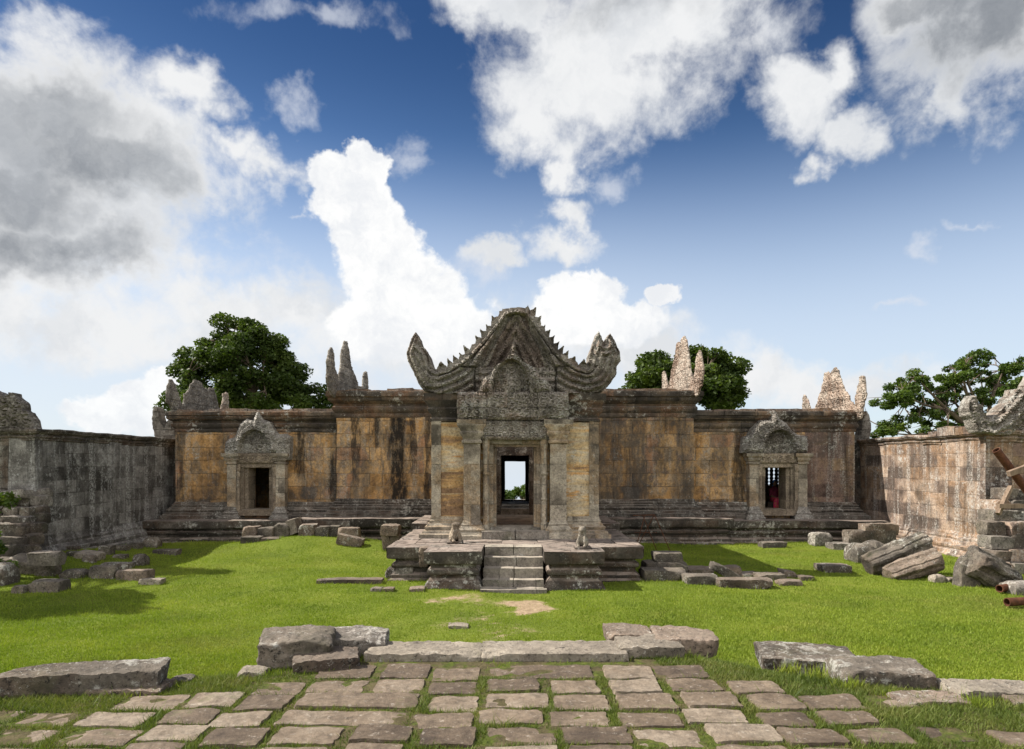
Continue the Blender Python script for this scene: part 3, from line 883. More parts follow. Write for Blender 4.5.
for s in (-1, 1):
    dx = 9.87 if s < 0 else 10.03
    # outer wing with its small doorway
    b = MB()
    if s > 0:
        MB().box(dx + 1.15, 13.1, 26.35, 27.1, .3, 4.16).erode(.016, 1.4, .006, 7).build('wing_wall', M['maroonwall'], T)
    wbox(b, s, -13.1 if s < 0 else -dx - 1.15, -dx - .42, 26.35, 27.1, .3, 4.16)
    wbox(b, s, -dx + .42, -6.8, 26.35, 27.1, .3, 4.16)
    wbox(b, s, -dx - .42, -dx + .42, 26.35, 27.1, 2.71, 4.16)
    wbox(b, s, -dx - .42, -dx + .42, 26.35, 27.1, .3, 1.12)
    wbox(b, s, -13.1, -12.4, 27.1, 30.2, .3, 4.16)
    if s < 0:
        b.box(-13.1, -2.3, 30.2, 30.9, .3, 4.5)
    else:                                           # a barred window in the back wall
        b.box(2.3, 10.9, 30.2, 30.9, .3, 4.5); b.box(12.0, 13.1, 30.2, 30.9, .3, 4.5)
        b.box(10.9, 12.0, 30.2, 30.9, .3, 1.9); b.box(10.9, 12.0, 30.2, 30.9, 2.75, 4.5)
    b.erode(.016, 1.4, .006, 7).build('wing_wall', M['wing'], T)
    if s > 0:
        for i in range(5):
            x = 11.01 + .22 * i
            MB().lathe(x, 30.5, [(.095, 1.9), (.095, 1.95), (.06, 1.98), (.1, 2.06), (.06, 2.14), (.1, 2.22), (.06, 2.3), (.1, 2.38), (.06, 2.46), (.1, 2.56), (.06, 2.62), (.095, 2.75)], 12).build('window_baluster', M['dark'], T)
    b = MB().moulding(mir([(-13.1, 30), (-13.1, 26.35), (-6.85, 26.35)], s), CORN, 4.08, .80, .30, .7, 1.2, seed=3 + s)
    b.erode(.022, 2.4, .012, 8).build('cornice', M['cornice'], T)
    b = MB().moulding(mir([(-13.1, 29), (-13.1, 26.35), (-dx - .95, 26.35)], s), PLINTH, .74, .66, .42, .3, 1.3, seed=5 + s)
    b.erode(.022, 2.4, .012, 8).build('plinth', M['dark'], T)
    b = MB().moulding(mir([(-dx + .95, 26.35), (-6.8, 26.35)], s), PLINTH, .74, .66, .42, .3, 1.3, seed=6 + s)
    b.erode(.022, 2.4, .012, 8).build('plinth', M['dark'], T)
    # taller inner wing
    b = MB()
    wbox(b, s, -6.8, -2.3, 26.0, 26.75, .3, 4.72)
    wbox(b, s, -6.8, -6.1, 26.75, 30.2, .3, 4.72)
    b.erode(.016, 1.4, .006, 7).build('wing_wall', M['wing'], T)
    b = MB().moulding(mir([(-6.8, 30), (-6.8, 26.0), (-2.35, 26.0)], s), CORN, 4.62, 1.0, .32, .7, 1.2, seed=9 + s)
    b.erode(.022, 2.4, .012, 8).build('cornice', M['cornice'], T)
    b = MB().moulding(mir([(-6.8, 27), (-6.8, 26.0), (-2.35, 26.0)], s), PLINTH, .84, .70, .40, .3, 1.3, seed=11 + s)
    b.erode(.022, 2.4, .012, 8).build('plinth', M['dark'], T)
    # corbelled courses left of the roof
    b = MB()
    rnd = random.Random(40 + s)
    x = -6.9
    while x < -2.4:
        w = rnd.uniform(.5, 1.1)
        wbox(b, s, x, min(x + w - .01, -2.3), 26.0 + rnd.uniform(-.04, .06), 26.8, 5.55, 5.66 + rnd.uniform(.0, .10), seg=.2); x += w
    b.erode(.03, 3, .014, 9).build('roof_course', M['redwall'], T)
    b = MB()
    x = -13.1
    while x < -6.9:
        w = rnd.uniform(.5, 1.1)
        wbox(b, s, x, min(x + w - .01, -6.84), 26.32 + rnd.uniform(-.04, .06), 27.1, 4.82, 4.93 + rnd.uniform(.0, .09), seg=.2); x += w
    b.erode(.03, 3, .014, 9).build('roof_course', M['redwall'], T)
    b = MB()
    wbox(b, s, -12.4, -6.82, 27.1, 30.2, 4.2, 4.5, seg=1.0)
    wbox(b, s, -6.1, -2.3, 26.75, 30.2, 4.3, 4.6, seg=1.0)
    b.build('shade_roof', M['dark'], T)  # added unseen roof slabs that keep the wing interiors dark
    # stylobate the wings stand on
    b = MB().moulding(mir([(-13.5, 25.0), (-7.55, 25.0)], s), STYLO, -.12, .92, .3, .25, 1.5, jit=.03, seed=13 + s)
    b.moulding(mir([(-7.55, 25.4), (-7.55, 24.72), (-2.9, 24.72)], s), STYLO, -.12, 1.02, .3, .25, 1.7, jit=.025, seed=15 + s)
    wbox(b, s, -13.5, -7.55, 25.22, 26.5, -.1, .77, seg=.6)
    wbox(b, s, -7.5, -2.9, 24.92, 26.2, -.1, .88, seg=.6)
    b.erode(.03, 2.0, .014, 8).build('stylobate', M['terrace'], T)
    # small porch at the end of the wing, against the side gallery
    b = MB()
    wbox(b, s, -14.0, -13.1, 27.2, 30.0, .3, 4.0)
    b.erode(.02, 1.4, .008, 7).build('end_wall', M['dark'], T)

    # small side doorway
    D = MB()
    xc = s * dx
    for k in (-1, 1):                               # nested jambs
        for a, w_, y0, y1 in ((.66, .10, 26.12, 26.35), (.54, .13, 26.2, 26.5), (.40, .15, 26.3, 27.0)):
            x0, x1 = sorted((xc + k * a, xc + k * (a + w_)))
            D.box(x0, x1, y0, y1, 1.0, 2.86 if a > .5 else 2.75, seg=.3)
    D.box(xc - .76, xc + .76, 26.14, 26.5, 2.73, 2.9, seg=.3).box(xc - .78, xc + .78, 25.95, 26.9, .9, 1.13, seg=.3)
    Do = D.erode(.012, 3, .006, 9).build('side_doorway', M['ornate'], T)
    for k in (-1, 1):
        xp = xc + k * .93
        MB().box(xp - .17, xp + .17, 26.0, 26.36, 1.2, 2.95, seg=.25).erode(.012, 3, .008, 9).build('pilaster', M['pier'], Do)
        b = MB().moulding([(xp - .17, 26.36), (xp - .17, 26.0), (xp + .17, 26.0), (xp + .17, 26.36)], CAPIT, 2.85, .42, .16, .17, 2, seg=.1)
        b.erode(.014, 3, .01, 9).build('capital', M['pier'], Do)
        b = MB().moulding([(xp - .17, 26.36), (xp - .17, 26.0), (xp + .17, 26.0), (xp + .17, 26.36)], PLINTH, .74, .5, .2, .17, 2, seg=.1)
        b.erode(.02, 3, .012, 9).build('pilaster_base', M['pale'], Do)
        xq = xc + k * .69
        MB().lathe(xq, 26.04, [(.085, 1.1), (.085, 1.3), (.065, 1.34), (.08, 1.42), (.06, 1.5), (.075, 1.85), (.06, 1.9), (.085, 1.96), (.06, 2.02), (.075, 2.4), (.085, 2.5), (.06, 2.56), (.09, 2.64), (.09, 2.85)], 8).build('colonette', M['ornate'], Do)
    ln = MB().relief([(xc - .76, 2.88), (xc + .76, 2.88), (xc + .76, 3.28), (xc - .76, 3.28)], .03,
                     lambda u, v, d: .05 * np.clip(d / .05, 0, 1) + scrolls(u, v, .2, .03, 2), .3, xz_front(26.1))
    ln.erode(.01, 3, .006, 9).build('lintel', M['ornate'], Do)
    if s < 0:
        ol = crop([(75, 345), (72, 290), (78, 240), (100, 222), (130, 216), (146, 185), (163, 135), (200, 108), (240, 116), (258, 70), (272, 66), (296, 112), (340, 128),
                   (362, 180), (385, 200), (420, 192), (455, 212), (455, 280), (447, 345), (365, 345), (365, 305), (152, 305), (152, 345)], 210, 400, 5.76)
    else:
        ol = crop([(78, 305), (85, 215), (115, 205), (135, 165), (155, 142), (185, 113), (240, 112), (258, 62), (270, 55), (292, 108), (335, 130), (372, 182), (402, 198), (455, 210), (462, 262),
                   (455, 305)], 730, 400, 5.76)
    ol = pxl(ol, 25.85)
    if s < 0: zc0 = 3.55
    cxp = xc
    def hped(u, v, d, xc=xc):
        r = np.hypot((u - xc) / .62, (v - 3.3) / .85)
        h = .10 + .16 * np.clip(d / .12, 0, 1)
        h = np.where(r < 1.0, .03 + .05 * np.exp(-((u - xc) / .2) ** 2 - ((v - 3.65) / .3) ** 2), h)
        h = np.where((r >= 1.0) & (r < 1.22), h + .06, h)
        return h + scrolls(u, v, .2, .045, 5 + s)
    MB().relief(ol, .032, hped, .35, xz_front(26.12)).erode(.02, 4, .014, 11, s).build('pediment', M['pale'], Do)

# --- porch
b = MB()
for k in (-1, 1):
    x0, x1 = sorted((k * .88, k * 2.3)); b.box(x0, x1, 19.0, 19.7, .6, 4.1)
    x0, x1 = sorted((k * 1.75, k * 2.3)); b.box(x0, x1, 19.7, 26.0, .6, 4.1, seg=.6)
b.box(-.88, .88, 19.02, 19.7, 3.5, 4.1)
b.box(-2.3, 2.3, 19.7, 23.0, 4.12, 4.4, seg=1.0)  # added unseen roof slab, its length set to darken the porch interior
Po = b.erode(.012, 1.2, .005, 7).build('porch', M['porch'], T)
b = MB()
for k in (-1, 1):                                   # inner door wall and the hall behind
    x0, x1 = sorted((k * .54, k * 2.3)); b.box(x0, x1, 26.02, 26.73, .6, 4.6)
b_ = 0
b.box(-.54, .54, 26.02, 26.73, 3.19, 4.6)
b.erode(.014, 1.4, .006, 7).build('inner_wall', M['dark'], T)
b = MB()
for k in (-1, 1):
    x0, x1 = sorted((k * .9, k * 2.3)); b.box(x0, x1, 30.2, 30.9, .6, 4.4)
    x0, x1 = sorted((k * 1.7, k * 2.3)); b.box(x0, x1, 30.9, 37, .0, 4.2, seg=.8)
    x0, x1 = sorted((k * .545, k * 1.7)); b.box(x0, x1, 36.4, 37, -.5, 4.2)
b.box(-.9, .9, 30.2, 30.9, 3.5, 4.4).box(-.545, .545, 36.4, 37, 2.98, 4.2)
b.box(-1.7, 1.7, 31, 36.4, 3.9, 4.2, seg=1.0)
b.erode(.014, 1.4, .006, 7).build('rear_porch', M['dark'], T)
b = MB().box(-2.2, 2.2, 19.1, 26, .3, .93, seg=.8).box(-2.2, 2.2, 26.75, 37.2, -.8, .86, seg=.8)
b.box(-.54, .54, 26.0, 26.75, .4, 1.15, seg=.3).box(-1.1, 1.1, 30.0, 31.0, .4, 1.02, seg=.3).box(-.545, .545, 36.4, 37.02, -.4, .93, seg=.3)
b.erode(.014, 2, .006, 8).build('floor', M['step'], T)
b = MB().moulding([(-2.3, 25.6), (-2.3, 19.0), (2.3, 19.0), (2.3, 25.6)], CAPIT, 4.02, .80, .2, .5, 1.3, seed=21)
b.erode(.02, 2.4, .010, 8).build('cornice', M['cornice'], Po)
b = MB()
b.moulding([(-2.3, 25.6), (-2.3, 19.0), (-1.45, 19.0)], PLINTH, .8, .62, .32, .5, 1.2, seed=22)
b.erode(.02, 2.4, .012, 8).build('plinth', M['pier'], Po)
b = MB()
b.moulding([(1.45, 19.0), (2.3, 19.0), (2.3, 25.6)], PLINTH, .8, .62, .32, .5, 1.2, seed=23)
b.erode(.02, 2.4, .012, 8).build('plinth', M['pier'], Po)
for k in (-1, 1):                                   # carved strip at the porch corners
    x0, x1 = sorted((k * 2.06, k * 2.325))
    MB().box(x0, x1, 18.955, 19.3, 1.38, 4.06, seg=.12).erode(.008, 3, .008, 9).build('corner_strip', M['pier'], Po)
    xp = k * 1.18
    path = [(xp - .225, 19.0), (xp - .225, 18.62), (xp + .225, 18.62), (xp + .225, 19.0)]
    MB().box(xp - .225, xp + .225, 18.62, 19.02, 1.15, 3.6, seg=.2).erode(.012, 3, .008, 9).build('pilaster', M['pier'], Po)
    MB().moulding(path, CAPIT, 3.42, .66, .17, .2, 3, seg=.1).erode(.012, 3, .008, 9).build('capital', M['pier'], Po)
    MB().moulding(path, PLINTH, .82, .52, .22, .2, 3, seg=.1).erode(.018, 3, .010, 9).build('pilaster_base', M['pier'], Po)
    MB().lathe(k * .80, 18.78, [(.10, .95), (.10, 1.25), (.075, 1.3), (.095, 1.38), (.07, 1.45), (.085, 1.8), (.07, 1.84), (.1, 1.9), (.07, 1.96), (.085, 2.5), (.07, 2.54), (.1, 2.6), (.07, 2.66), (.085, 3.1), (.1, 3.2), (.075, 3.26), (.105, 3.36), (.105, 3.54)], 8).build('colonette', M['pier'], Po)
b = MB()
for k in (-1, 1):
    for a, w_, y0, y1 in ((.70, .19, 18.88, 19.3), (.60, .12, 19.0, 19.4), (.525, .10, 19.12, 19.7)):
        x0, x1 = sorted((k * a, k * (a + w_)))
        b.box(x0, x1, y0, y1, 1.0, 3.52 if a > .65 else 3.44 if a > .55 else 3.36, seg=.3)
b.box(-.71, .71, 18.9, 19.3, 3.43, 3.54, seg=.3).box(-.61, .61, 19.02, 19.42, 3.35, 3.45, seg=.3)
b.erode(.008, 3, .004, 9).build('door_frame', M['pier'], Po)
b = MB().box(-.9, -.01, 18.35, 18.98, .84, 1.06, seg=.2).box(.01, .92, 18.36, 18.98, .84, 1.055, seg=.2).box(-.7, .7, 18.86, 19.6, .95, 1.12, seg=.2)
b.erode(.015, 3, .008, 9).build('threshold', M['step'], Po)
b = MB().relief([(-.95, 3.54), (.95, 3.54), (.95, 4.07), (-.95, 4.07)], .03,
                lambda u, v, d: .06 * np.clip(d / .06, 0, 1) + scrolls(u, v, .17, .035, 1), .4, xz_front(18.66))
b.erode(.010, 3, .006, 9).build('lintel', M['carve'], Po)
for x0, x1, sd in ((-1.56, -.775, 1), (-.765, .60, 2), (.61, 1.44, 3)):
    b = MB().relief([(x0, 4.08), (x1, 4.08), (x1 + .03, 4.45), (x1, 4.83), (x0, 4.83), (x0 - .03, 4.45)], .032,
                    lambda u, v, d, c=(x0 + x1) / 2, sd=sd: .08 * np.clip(d / .07, 0, 1) + (.10 * np.exp(-((u - c) / .3) ** 2 - ((v - 4.45) / .25) ** 2) if sd != 2 else 0) + scrolls(u, v, .22, .045, sd), .5, xz_front(18.56))
    b.erode(.012, 3, .008, 9).build('carved_block', M['carve'], Po)

# great pediment: a toothed rake sweeping out into upturned naga heads
YP = 18.9
rk_r = [(530, 310), (535, 318), (541, 326), (549, 338), (558, 350), (568, 359), (578, 365), (587, 367.5)]
rk_l = [(503, 310), (498, 317), (491, 326), (481, 338), (470, 350), (459, 360), (447, 367), (437, 370)]
nag_r = [(588, 362), (590, 352), (594, 340), (598, 331), (601, 336), (604.5, 344), (606.5, 337), (610.5, 333), (615, 341), (620, 352), (620.5, 361), (617, 366), (616, 374), (610, 384), (603, 391), (596, 393)]
nag_l = [(424.5, 391), (418, 383), (414, 373), (411, 367), (408, 362), (406, 354), (408.5, 346), (411, 339), (415.5, 332), (419, 337), (421, 345), (426, 350), (430, 357), (432, 366)]
curve_r = pxl(rk_r, YP); curve_l = pxl(rk_l, YP)
top = pxl([(500, 306), (502.5, 309), (508, 308.5), (517, 307.5), (525, 308.5), (528, 306)], YP)
outline = pxl(nag_l, YP) + teeth(curve_l[::-1], .225, .165, -.15, .2, 5) + top + teeth(curve_r, .225, .165, .15, .2, 6) + pxl(nag_r, YP) + pxl([(583, 394), (540, 394), (490, 394), (440, 394)], YP)
rake = curve_l[::-1] + [top[3]] + curve_r


def hbig(u, v, d):
    D, sl = polydist(u, v, rake)
    rel = scrolls(sl, D, .19, .045, 3)
    h = np.interp(D, [0, .08, .10, .17, .19, .25, .27, .50, .52, .60, .62, .68, .70, .88, .90, .96, .98, 1.04, 1.06, 1.34, 1.36, 1.42, 1.44, 1.80, 2.0],
                  [.18, .18, .34, .34, .12, .12, .30, .31, .38, .38, .14, .14, .30, .30, .36, .36, .10, .10, .28, .28, .12, .12, .27, .27, .24])
    h = h + rel * np.clip(D / .2, 0, 1)
    # straight bars rising to the apex, nested courses within them, grooved wings below
    zb = PZ(367.5, YP)
    def line(ax, ay, bx, by, sg):
        L = math.hypot(bx - ax, by - ay)
        return sg * ((u - ax) * (by - ay) - (v - ay) * (bx - ax)) / L
    xa, xb = PX(508.5, YP), PX(473, YP); ya = PZ(309, YP)
    inner = np.minimum(line(xb, zb, xa, ya, 1), line(PX(557, YP), zb, PX(524.5, YP), ya, -1))
    sq = lambda x, p: np.tanh(2.6 * np.sin(2 * np.pi * x / p))
    up = np.where(inner > 0, .17 - .10 * np.clip(inner / .5, 0, 1) + .055 * sq(inner + .02, .21), .27 + .075 * sq(-inner, .185))
    up = np.where(np.abs(inner) < .045, .40, up)
    lo = np.where(np.abs(u - PX(515, YP)) < 1.12, .20 + .03 * sq(v - zb, .2), .27 + .07 * sq(D, .19))
    h2 = np.where(v > zb, up, lo)
    h2 = np.where(np.abs(v - zb) < .022, .12, h2)
    h2 = np.where((np.abs(np.abs(u - PX(515, YP)) - 1.12) < .022) & (v < zb), .08, h2)
    h2 = h2 + scrolls(u, v, .18, .032, 3)
    k = np.clip((D - .17) / .05, 0, 1)
    h = h * (1 - k) + h2 * k
    ng = np.clip((np.abs(u) - 2.05) / .25, 0, 1)
    hn = .12 + .22 * np.sqrt(np.clip(d / .22, 0, 1)) + .05 * np.cos(d * 42) + scrolls(u, v, .17, .03, 9)
    return h * (1 - ng) + hn * ng


po = MB().relief(outline, .022, hbig, .55, xz_front(19.05)).erode(.022, 2.6, .016, 10).build('pediment', M['carve'], Po, angle=55)
po.data.materials.append(M['redcarve'])            # the inner field is of redder stone
cen = np.array([tuple(p.center) for p in po.data.polygons])
cx_, cz_ = cen[:, 0] + OFF[Po.name].x, cen[:, 2] + OFF[Po.name].z
jag = .05 * np.sin(cx_ * 5.1) * np.sin(cz_ * 4.3)
po.data.polygons.foreach_set('material_index', ((np.abs(cx_ - .05) + jag < .13 + (PZ(309, YP) - cz_) * .42) & (cz_ > PZ(367, YP))).astype(np.int32))
# small flame-shaped tympanum in front of it
fl = crop([(345, 462), (352, 425), (372, 392), (398, 378), (420, 350), (438, 333), (462, 322), (482, 296), (494, 262), (505, 225), (516, 262), (528, 300), (546, 322), (575, 333), (600, 350),
           (622, 380), (655, 398), (672, 428), (678, 462)], 400, 290, 4.452)
flo = pxl(fl, 18.6)


def hfl(u, v, d):
    uc = PX(511, 18.6)
    r = np.hypot((u - uc) / .52, (v - 4.75) / .95)
    h = .05 + .14 * np.clip(d / .12, 0, 1)
    h = np.where(r < 1, .0 + .22 * np.clip(1 - np.hypot((u - uc) / .30, (v - 4.9) / .52), 0, 1), h)
    h = np.where((r >= 1) & (r < 1.16), .24, h)
    h = np.where((r > 1.35) & (r < 1.5), h + .05, h)
    return h + scrolls(u, v, .2, .05, 6)


MB().relief(flo, .03, hfl, .42, xz_front(18.66)).erode(.016, 3, .012, 9).build('tympanum', M['carve'], Po, angle=55)


# broken gables and naga finials standing on the wing ends
def yz_plane(x0, s):                                # s = +1: the carved face looks to +X
    return lambda u, v, w: (x0 + s * w, u, v)


def pxp(pts, X):
    o = []
    for px, py in pts:
        Y = F * X / (px - CX)
        o.append((Y, H - (py - HY) * Y / F))
    return o


def crag(u, v, d):
    return .015 + .05 * np.sqrt(np.clip(d / .14, 0, 1)) + scrolls(u, v, .25, .03, 4)


def jagged(ol, step=.11, amp=.045, seed=0):
    out = []
    for k, (a, b) in enumerate(zip(ol, ol[1:] + ol[:1])):
        L = math.hypot(b[0] - a[0], b[1] - a[1])
        n = max(1, int(L / step))
        for i in range(n):
            u, v = a[0] + (b[0] - a[0]) * i / n, a[1] + (b[1] - a[1]) * i / n
            q = mn.noise_vector(Vector((u * 6.3 + seed, v * 6.3, 1.7)))
            c = (i % 2) * .5 - .25
            nx, ny = (b[1] - a[1]) / max(L, 1e-6), -(b[0] - a[0]) / max(L, 1e-6)
            out.append((u + amp * (q[0] * 1.4 + nx * c * 1.6), v + amp * (q[1] * 1.4 + ny * c * 1.6)))
    return out


def gable(name, pts, X, face, mat, th=.4):
    MB().relief(jagged(pxp(pts, X)), .026, crag, th, yz_plane(X, face), lambda d: .015 + .06 * np.sqrt(np.clip(d / .14, 0, 1))).erode(.018, 2.5, .018, 11).build(name, M[mat], T, angle=55)


gable('naga_finial', [(334, 398), (328.5, 390), (326, 377), (327, 371), (327, 360), (329, 350), (331.5, 348), (333, 355), (333.5, 366), (336, 373), (338, 384), (341, 398)], -6.8, 1, 'ggrey')
gable('broken_gable', [(336, 398), (338.5, 377), (340.5, 366), (341.5, 350), (343.5, 345), (344, 341), (346.5, 341.5), (348, 350), (349.5, 362), (352, 371), (356, 379), (358, 386), (365, 387), (368, 398)], -6.82, 1, 'ggrey')
gable('broken_post', [(362.5, 392), (363, 376), (364, 372), (366.5, 372), (367.5, 392)], -6.8, 1, 'ggrey')
gable('naga_finial', [(690, 396), (694, 384), (695.5, 372), (696.5, 360), (698.5, 351), (700.5, 350), (702.5, 362), (703.5, 372), (702, 384), (698, 396)], 6.8, -1, 'gable')
gable('broken_gable', [(665, 398), (669, 387), (672, 372), (675, 358), (677, 346), (678.5, 342), (681, 343), (682.5, 337), (684.5, 336), (687, 342), (688.5, 354), (690.5, 368), (693, 380), (696, 398)], 6.82, -1, 'gable')
gable('broken_post', [(663, 392), (663, 374), (664.5, 371), (666.5, 378), (668, 392)], 6.8, -1, 'gable')
gable('naga_finial', crop([(330, 470), (275, 330), (245, 300), (242, 220), (258, 130), (275, 90), (300, 88), (320, 130), (345, 190), (365, 260), (380, 300), (400, 470)], 140, 370, 9.36), -13.1, 1, 'ggrey')
gable('broken_gable', crop([(335, 420), (405, 300), (415, 225), (450, 195), (475, 130), (500, 105), (520, 96), (570, 112), (590, 168), (640, 182), (652, 165), (688, 180), (705, 240), (722, 310), (742, 370), (750, 420)], 140, 370, 9.36), -13.12, 1, 'ggrey')
gable('broken_post', crop([(745, 420), (750, 370), (772, 290), (778, 220), (815, 214), (824, 250), (822, 330), (828, 420)], 140, 370, 9.36), -13.1, 1, 'gable')
gable('naga_finial', crop([(552, 480), (546, 330), (560, 250), (578, 180), (585, 135), (620, 133), (628, 200), (640, 300), (622, 345), (606, 430), (590, 495)], 790, 360, 8.32), 13.1, -1, 'gable')
gable('broken_gable', crop([(205, 440), (232, 340), (262, 250), (280, 170), (288, 104), (340, 104), (350, 80), (375, 64), (398, 70), (420, 150), (442, 200), (460, 250), (485, 290), (510, 340), (548, 375), (575, 440), (580, 500)], 790, 360, 8.32), 13.12, -1, 'gable')
gable('broken_post', crop([(106, 440), (108, 400), (110, 325), (116, 290), (130, 285), (150, 330), (168, 385), (172, 440)], 790, 360, 8.32), 13.1, -1, 'gable')
for pts, sd in ((crop([(128, 690), (100, 560), (86, 460), (94, 372), (118, 336), (134, 348), (152, 410), (162, 475), (188, 525), (200, 552), (232, 480), (262, 440), (300, 468), (312, 560), (300, 690)], 140, 370, 9.36), 1),
                (crop([(600, 760), (612, 620), (622, 510), (634, 432), (655, 420), (676, 455), (694, 520), (698, 570), (684, 640), (690, 760)], 790, 360, 8.32), 2)):
    MB().relief(pxl(pts, 27.2), .05, crag, .5, xz_front(27.4)).erode(.03, 2.5, .018, 9, sd).build('naga_finial', M['ggrey'], T, angle=55)

# ------------------------------------------------------------------ the terrace and its steps
E = empty('entrance_terrace', (0, 17, 0), 'moulded stone terrace with flat paved top and four steps under the central porch', 'terrace')
b = MB().moulding([(-2.87, 24.4), (-2.87, 16.92), (-.76, 16.92)], STYLO, -.1, .95, .25, .3, 1.2, jit=.025, seed=31)
b.moulding([(.68, 16.92), (2.87, 16.92), (2.87, 24.4)], STYLO, -.1, .95, .25, .3, 1.2, jit=.025, seed=32)
b.moulding([(-3.1, 24.5), (-3.1, 21.2), (-2.3, 21.2)], STYLO, .2, .82, .12, .3, 1.2, jit=.02, seed=35)
b.moulding([(2.3, 21.2), (3.1, 21.2), (3.1, 24.5)], STYLO, .2, .82, .12, .3, 1.2, jit=.02, seed=36)
rnd = random.Random(8)
yy = 17.0
while yy < 24.4:
    d = rnd.uniform(.7, 1.1); xx = -2.75
    while xx < 2.7:
        w = rnd.uniform(.7, 1.3)
        b.box(xx, min(xx + w - .012, 2.75), yy, min(yy + d - .012, 24.5), .2, .838 + rnd.uniform(-.012, .008), seg=.25); xx += w
    yy += d
b.erode(.02, 2.2, .010, 8).build('platform', M['terrace'], E)
for x0, x1, sd in ((-1.90, -.95, 1), (.87, 1.86, 2)):
    b = MB().moulding([(x0, 17.0), (x0, 15.82), (x1, 15.82), (x1, 17.0)], PED, -.06, .93, .2, .3, 1.3, jit=.012, seed=sd + 60)
    b.box(x0 + .1, x1 - .1, 15.95, 17.0, .1, .865, seg=.25)
    b.erode(.014, 2.3, .010, 8).build('pedestal', M['terrace'], E)
for i in range(4):
    z1 = .215 * (i + 1) - .005
    y0 = 15.72 + .31 * i
    xm = (-.04, -.02, .03, -.04)[i]
    b = MB().box(-.74, xm - .008, y0, y0 + .6, z1 - .22, z1, seg=.16).box(xm + .008, .66, y0 + .006, y0 + .6, z1 - .22, z1 - .003, seg=.16)
    b.erode(.016, 3.2, .008, 10, i).build('step', M['step'], E)
MB().box(-.78, .72, 15.35, 15.8, -.1, .045, seg=.2).erode(.02, 3, .01, 9).build('step', M['step'], E)

# ------------------------------------------------------------------ the galleries that close the court on both sides
def gallery(s, label, mat, xw, yf, ztop):
    G_ = empty('courtyard_gallery', (s * (xw + .4), 23, 0), label, 'gallery wall', 'side galleries of the court')
    b = MB()
    b.box(*sorted((s * xw, s * (xw + .75))), yf, 27.6, -.3, ztop - .25, seg=.45)
    f = MB().box(*sorted((s * (xw + .76), s * (xw + 5))), yf + .01, yf + .7, -.3, ztop - .25, seg=.6)
    f.erode(.02, 1.1, .012, 6).build('front_wall', M['dark' if s < 0 else 'maroonwall'], G_)
    b.box(*sorted((s * (xw + 3.9), s * (xw + 4.6))), yf + .7, 34, -.3, ztop - .25, seg=.9)
    b.erode(.03, 1.1, .012, 6).build('wall', M[mat], G_)
    path = [(-xw - 5, yf), (-xw, yf), (-xw, 27.6)] if s < 0 else [(xw, 27.6), (xw, yf), (xw + 5, yf)]
    MB().moulding(path, CORN, ztop - .32, .34, .16, .7, 1.1, jit=.03, seed=70 + s).erode(.035, 2.2, .016, 8).build('coping', M['dark' if s < 0 else mat], G_)
    MB().moulding(path, PLINTH, -.15, .92, .34, .3, 1.3, jit=.03, seed=72 + s).erode(.035, 2.2, .016, 8).build('plinth', M[mat], G_)
    return G_


GL = gallery(-1, 'long grey lichen covered wall along the shaded left side of the court', 'greywall', 13.6, 19.35, 3.85)
GR = gallery(1, 'long rose brown streaked wall along the sunlit right side of the court', 'redwall', 13.75, 19.95, 3.82)
b = MB()
for y0, y1, z in ((20.0, 21.1, .16), (21.12, 22.0, .20), (22.02, 22.5, .1)):
    b.box(13.62, 14.5, y0, y1, 3.78, 3.84 + z, seg=.2)
b.erode(.05, 2, .02, 7).build('loose_coping', M['redwall'], GR)
lg = crop([(-340, 190), (-340, 20), (-150, -20), (-60, 20), (-20, 42), (0, 50), (14, 58), (22, 42), (34, 44), (42, 62), (64, 85), (72, 105), (88, 112), (98, 145), (112, 180), (108, 190)], 0, 380, 3.4)
MB().relief(jagged(pxl(lg, 19.3), .16, .06), .035, lambda u, v, d: .05 + .08 * np.sqrt(np.clip(d / .1, 0, 1)) + scrolls(u, v, .28, .07, 2), .3, xz_front(19.42)).erode(.035, 2.2, .025, 8).build('broken_gable', M['speck'], GL, angle=55)
rg = crop([(118, 225), (95, 245), (70, 290), (55, 365), (66, 420), (100, 460), (112, 530), (150, 582), (225, 606), (380, 610), (700, 610), (1100, 610), (1500, 590), (1600, 440), (1560, 290), (1500, 400), (1400, 430), (1200, 330), (1000, 60), (860, -160), (760, -60),
           (640, 110), (599, 165), (545, 188), (490, 180), (482, 228), (445, 258), (430, 295), (398, 322), (368, 342), (342, 372), (322, 408), (285, 440), (245, 452), (222, 436), (200, 425), (186, 380), (176, 330), (152, 300), (138, 245)], 960, 370, 9.36)


def hrg(u, v, d):
    D, sl = polydist(u, v, pxl(crop([(240, 450), (320, 410), (400, 322), (490, 200), (599, 165), (860, -160)], 960, 370, 9.36), 19.9))
    h = np.interp(D, [0, .1, .12, .2, .22, .35, .37, .45, .47, .7, .75], [.2, .22, .34, .34, .22, .26, .36, .36, .2, .2, .02])
    ng = np.clip((PX(985, 19.9) - u) / .25, 0, 1)
    return h * (1 - ng) + ng * (.08 + .13 * np.sqrt(np.clip(d / .2, 0, 1)) + .03 * np.cos(d * 40)) + scrolls(u, v, .24, .05, 8)


MB().relief(jagged(pxl(rg, 19.9), .14, .035), .03, hrg, .3, xz_front(19.95)).erode(.02, 2.2, .016, 9).build('pediment', M['carve'], GR, angle=55)

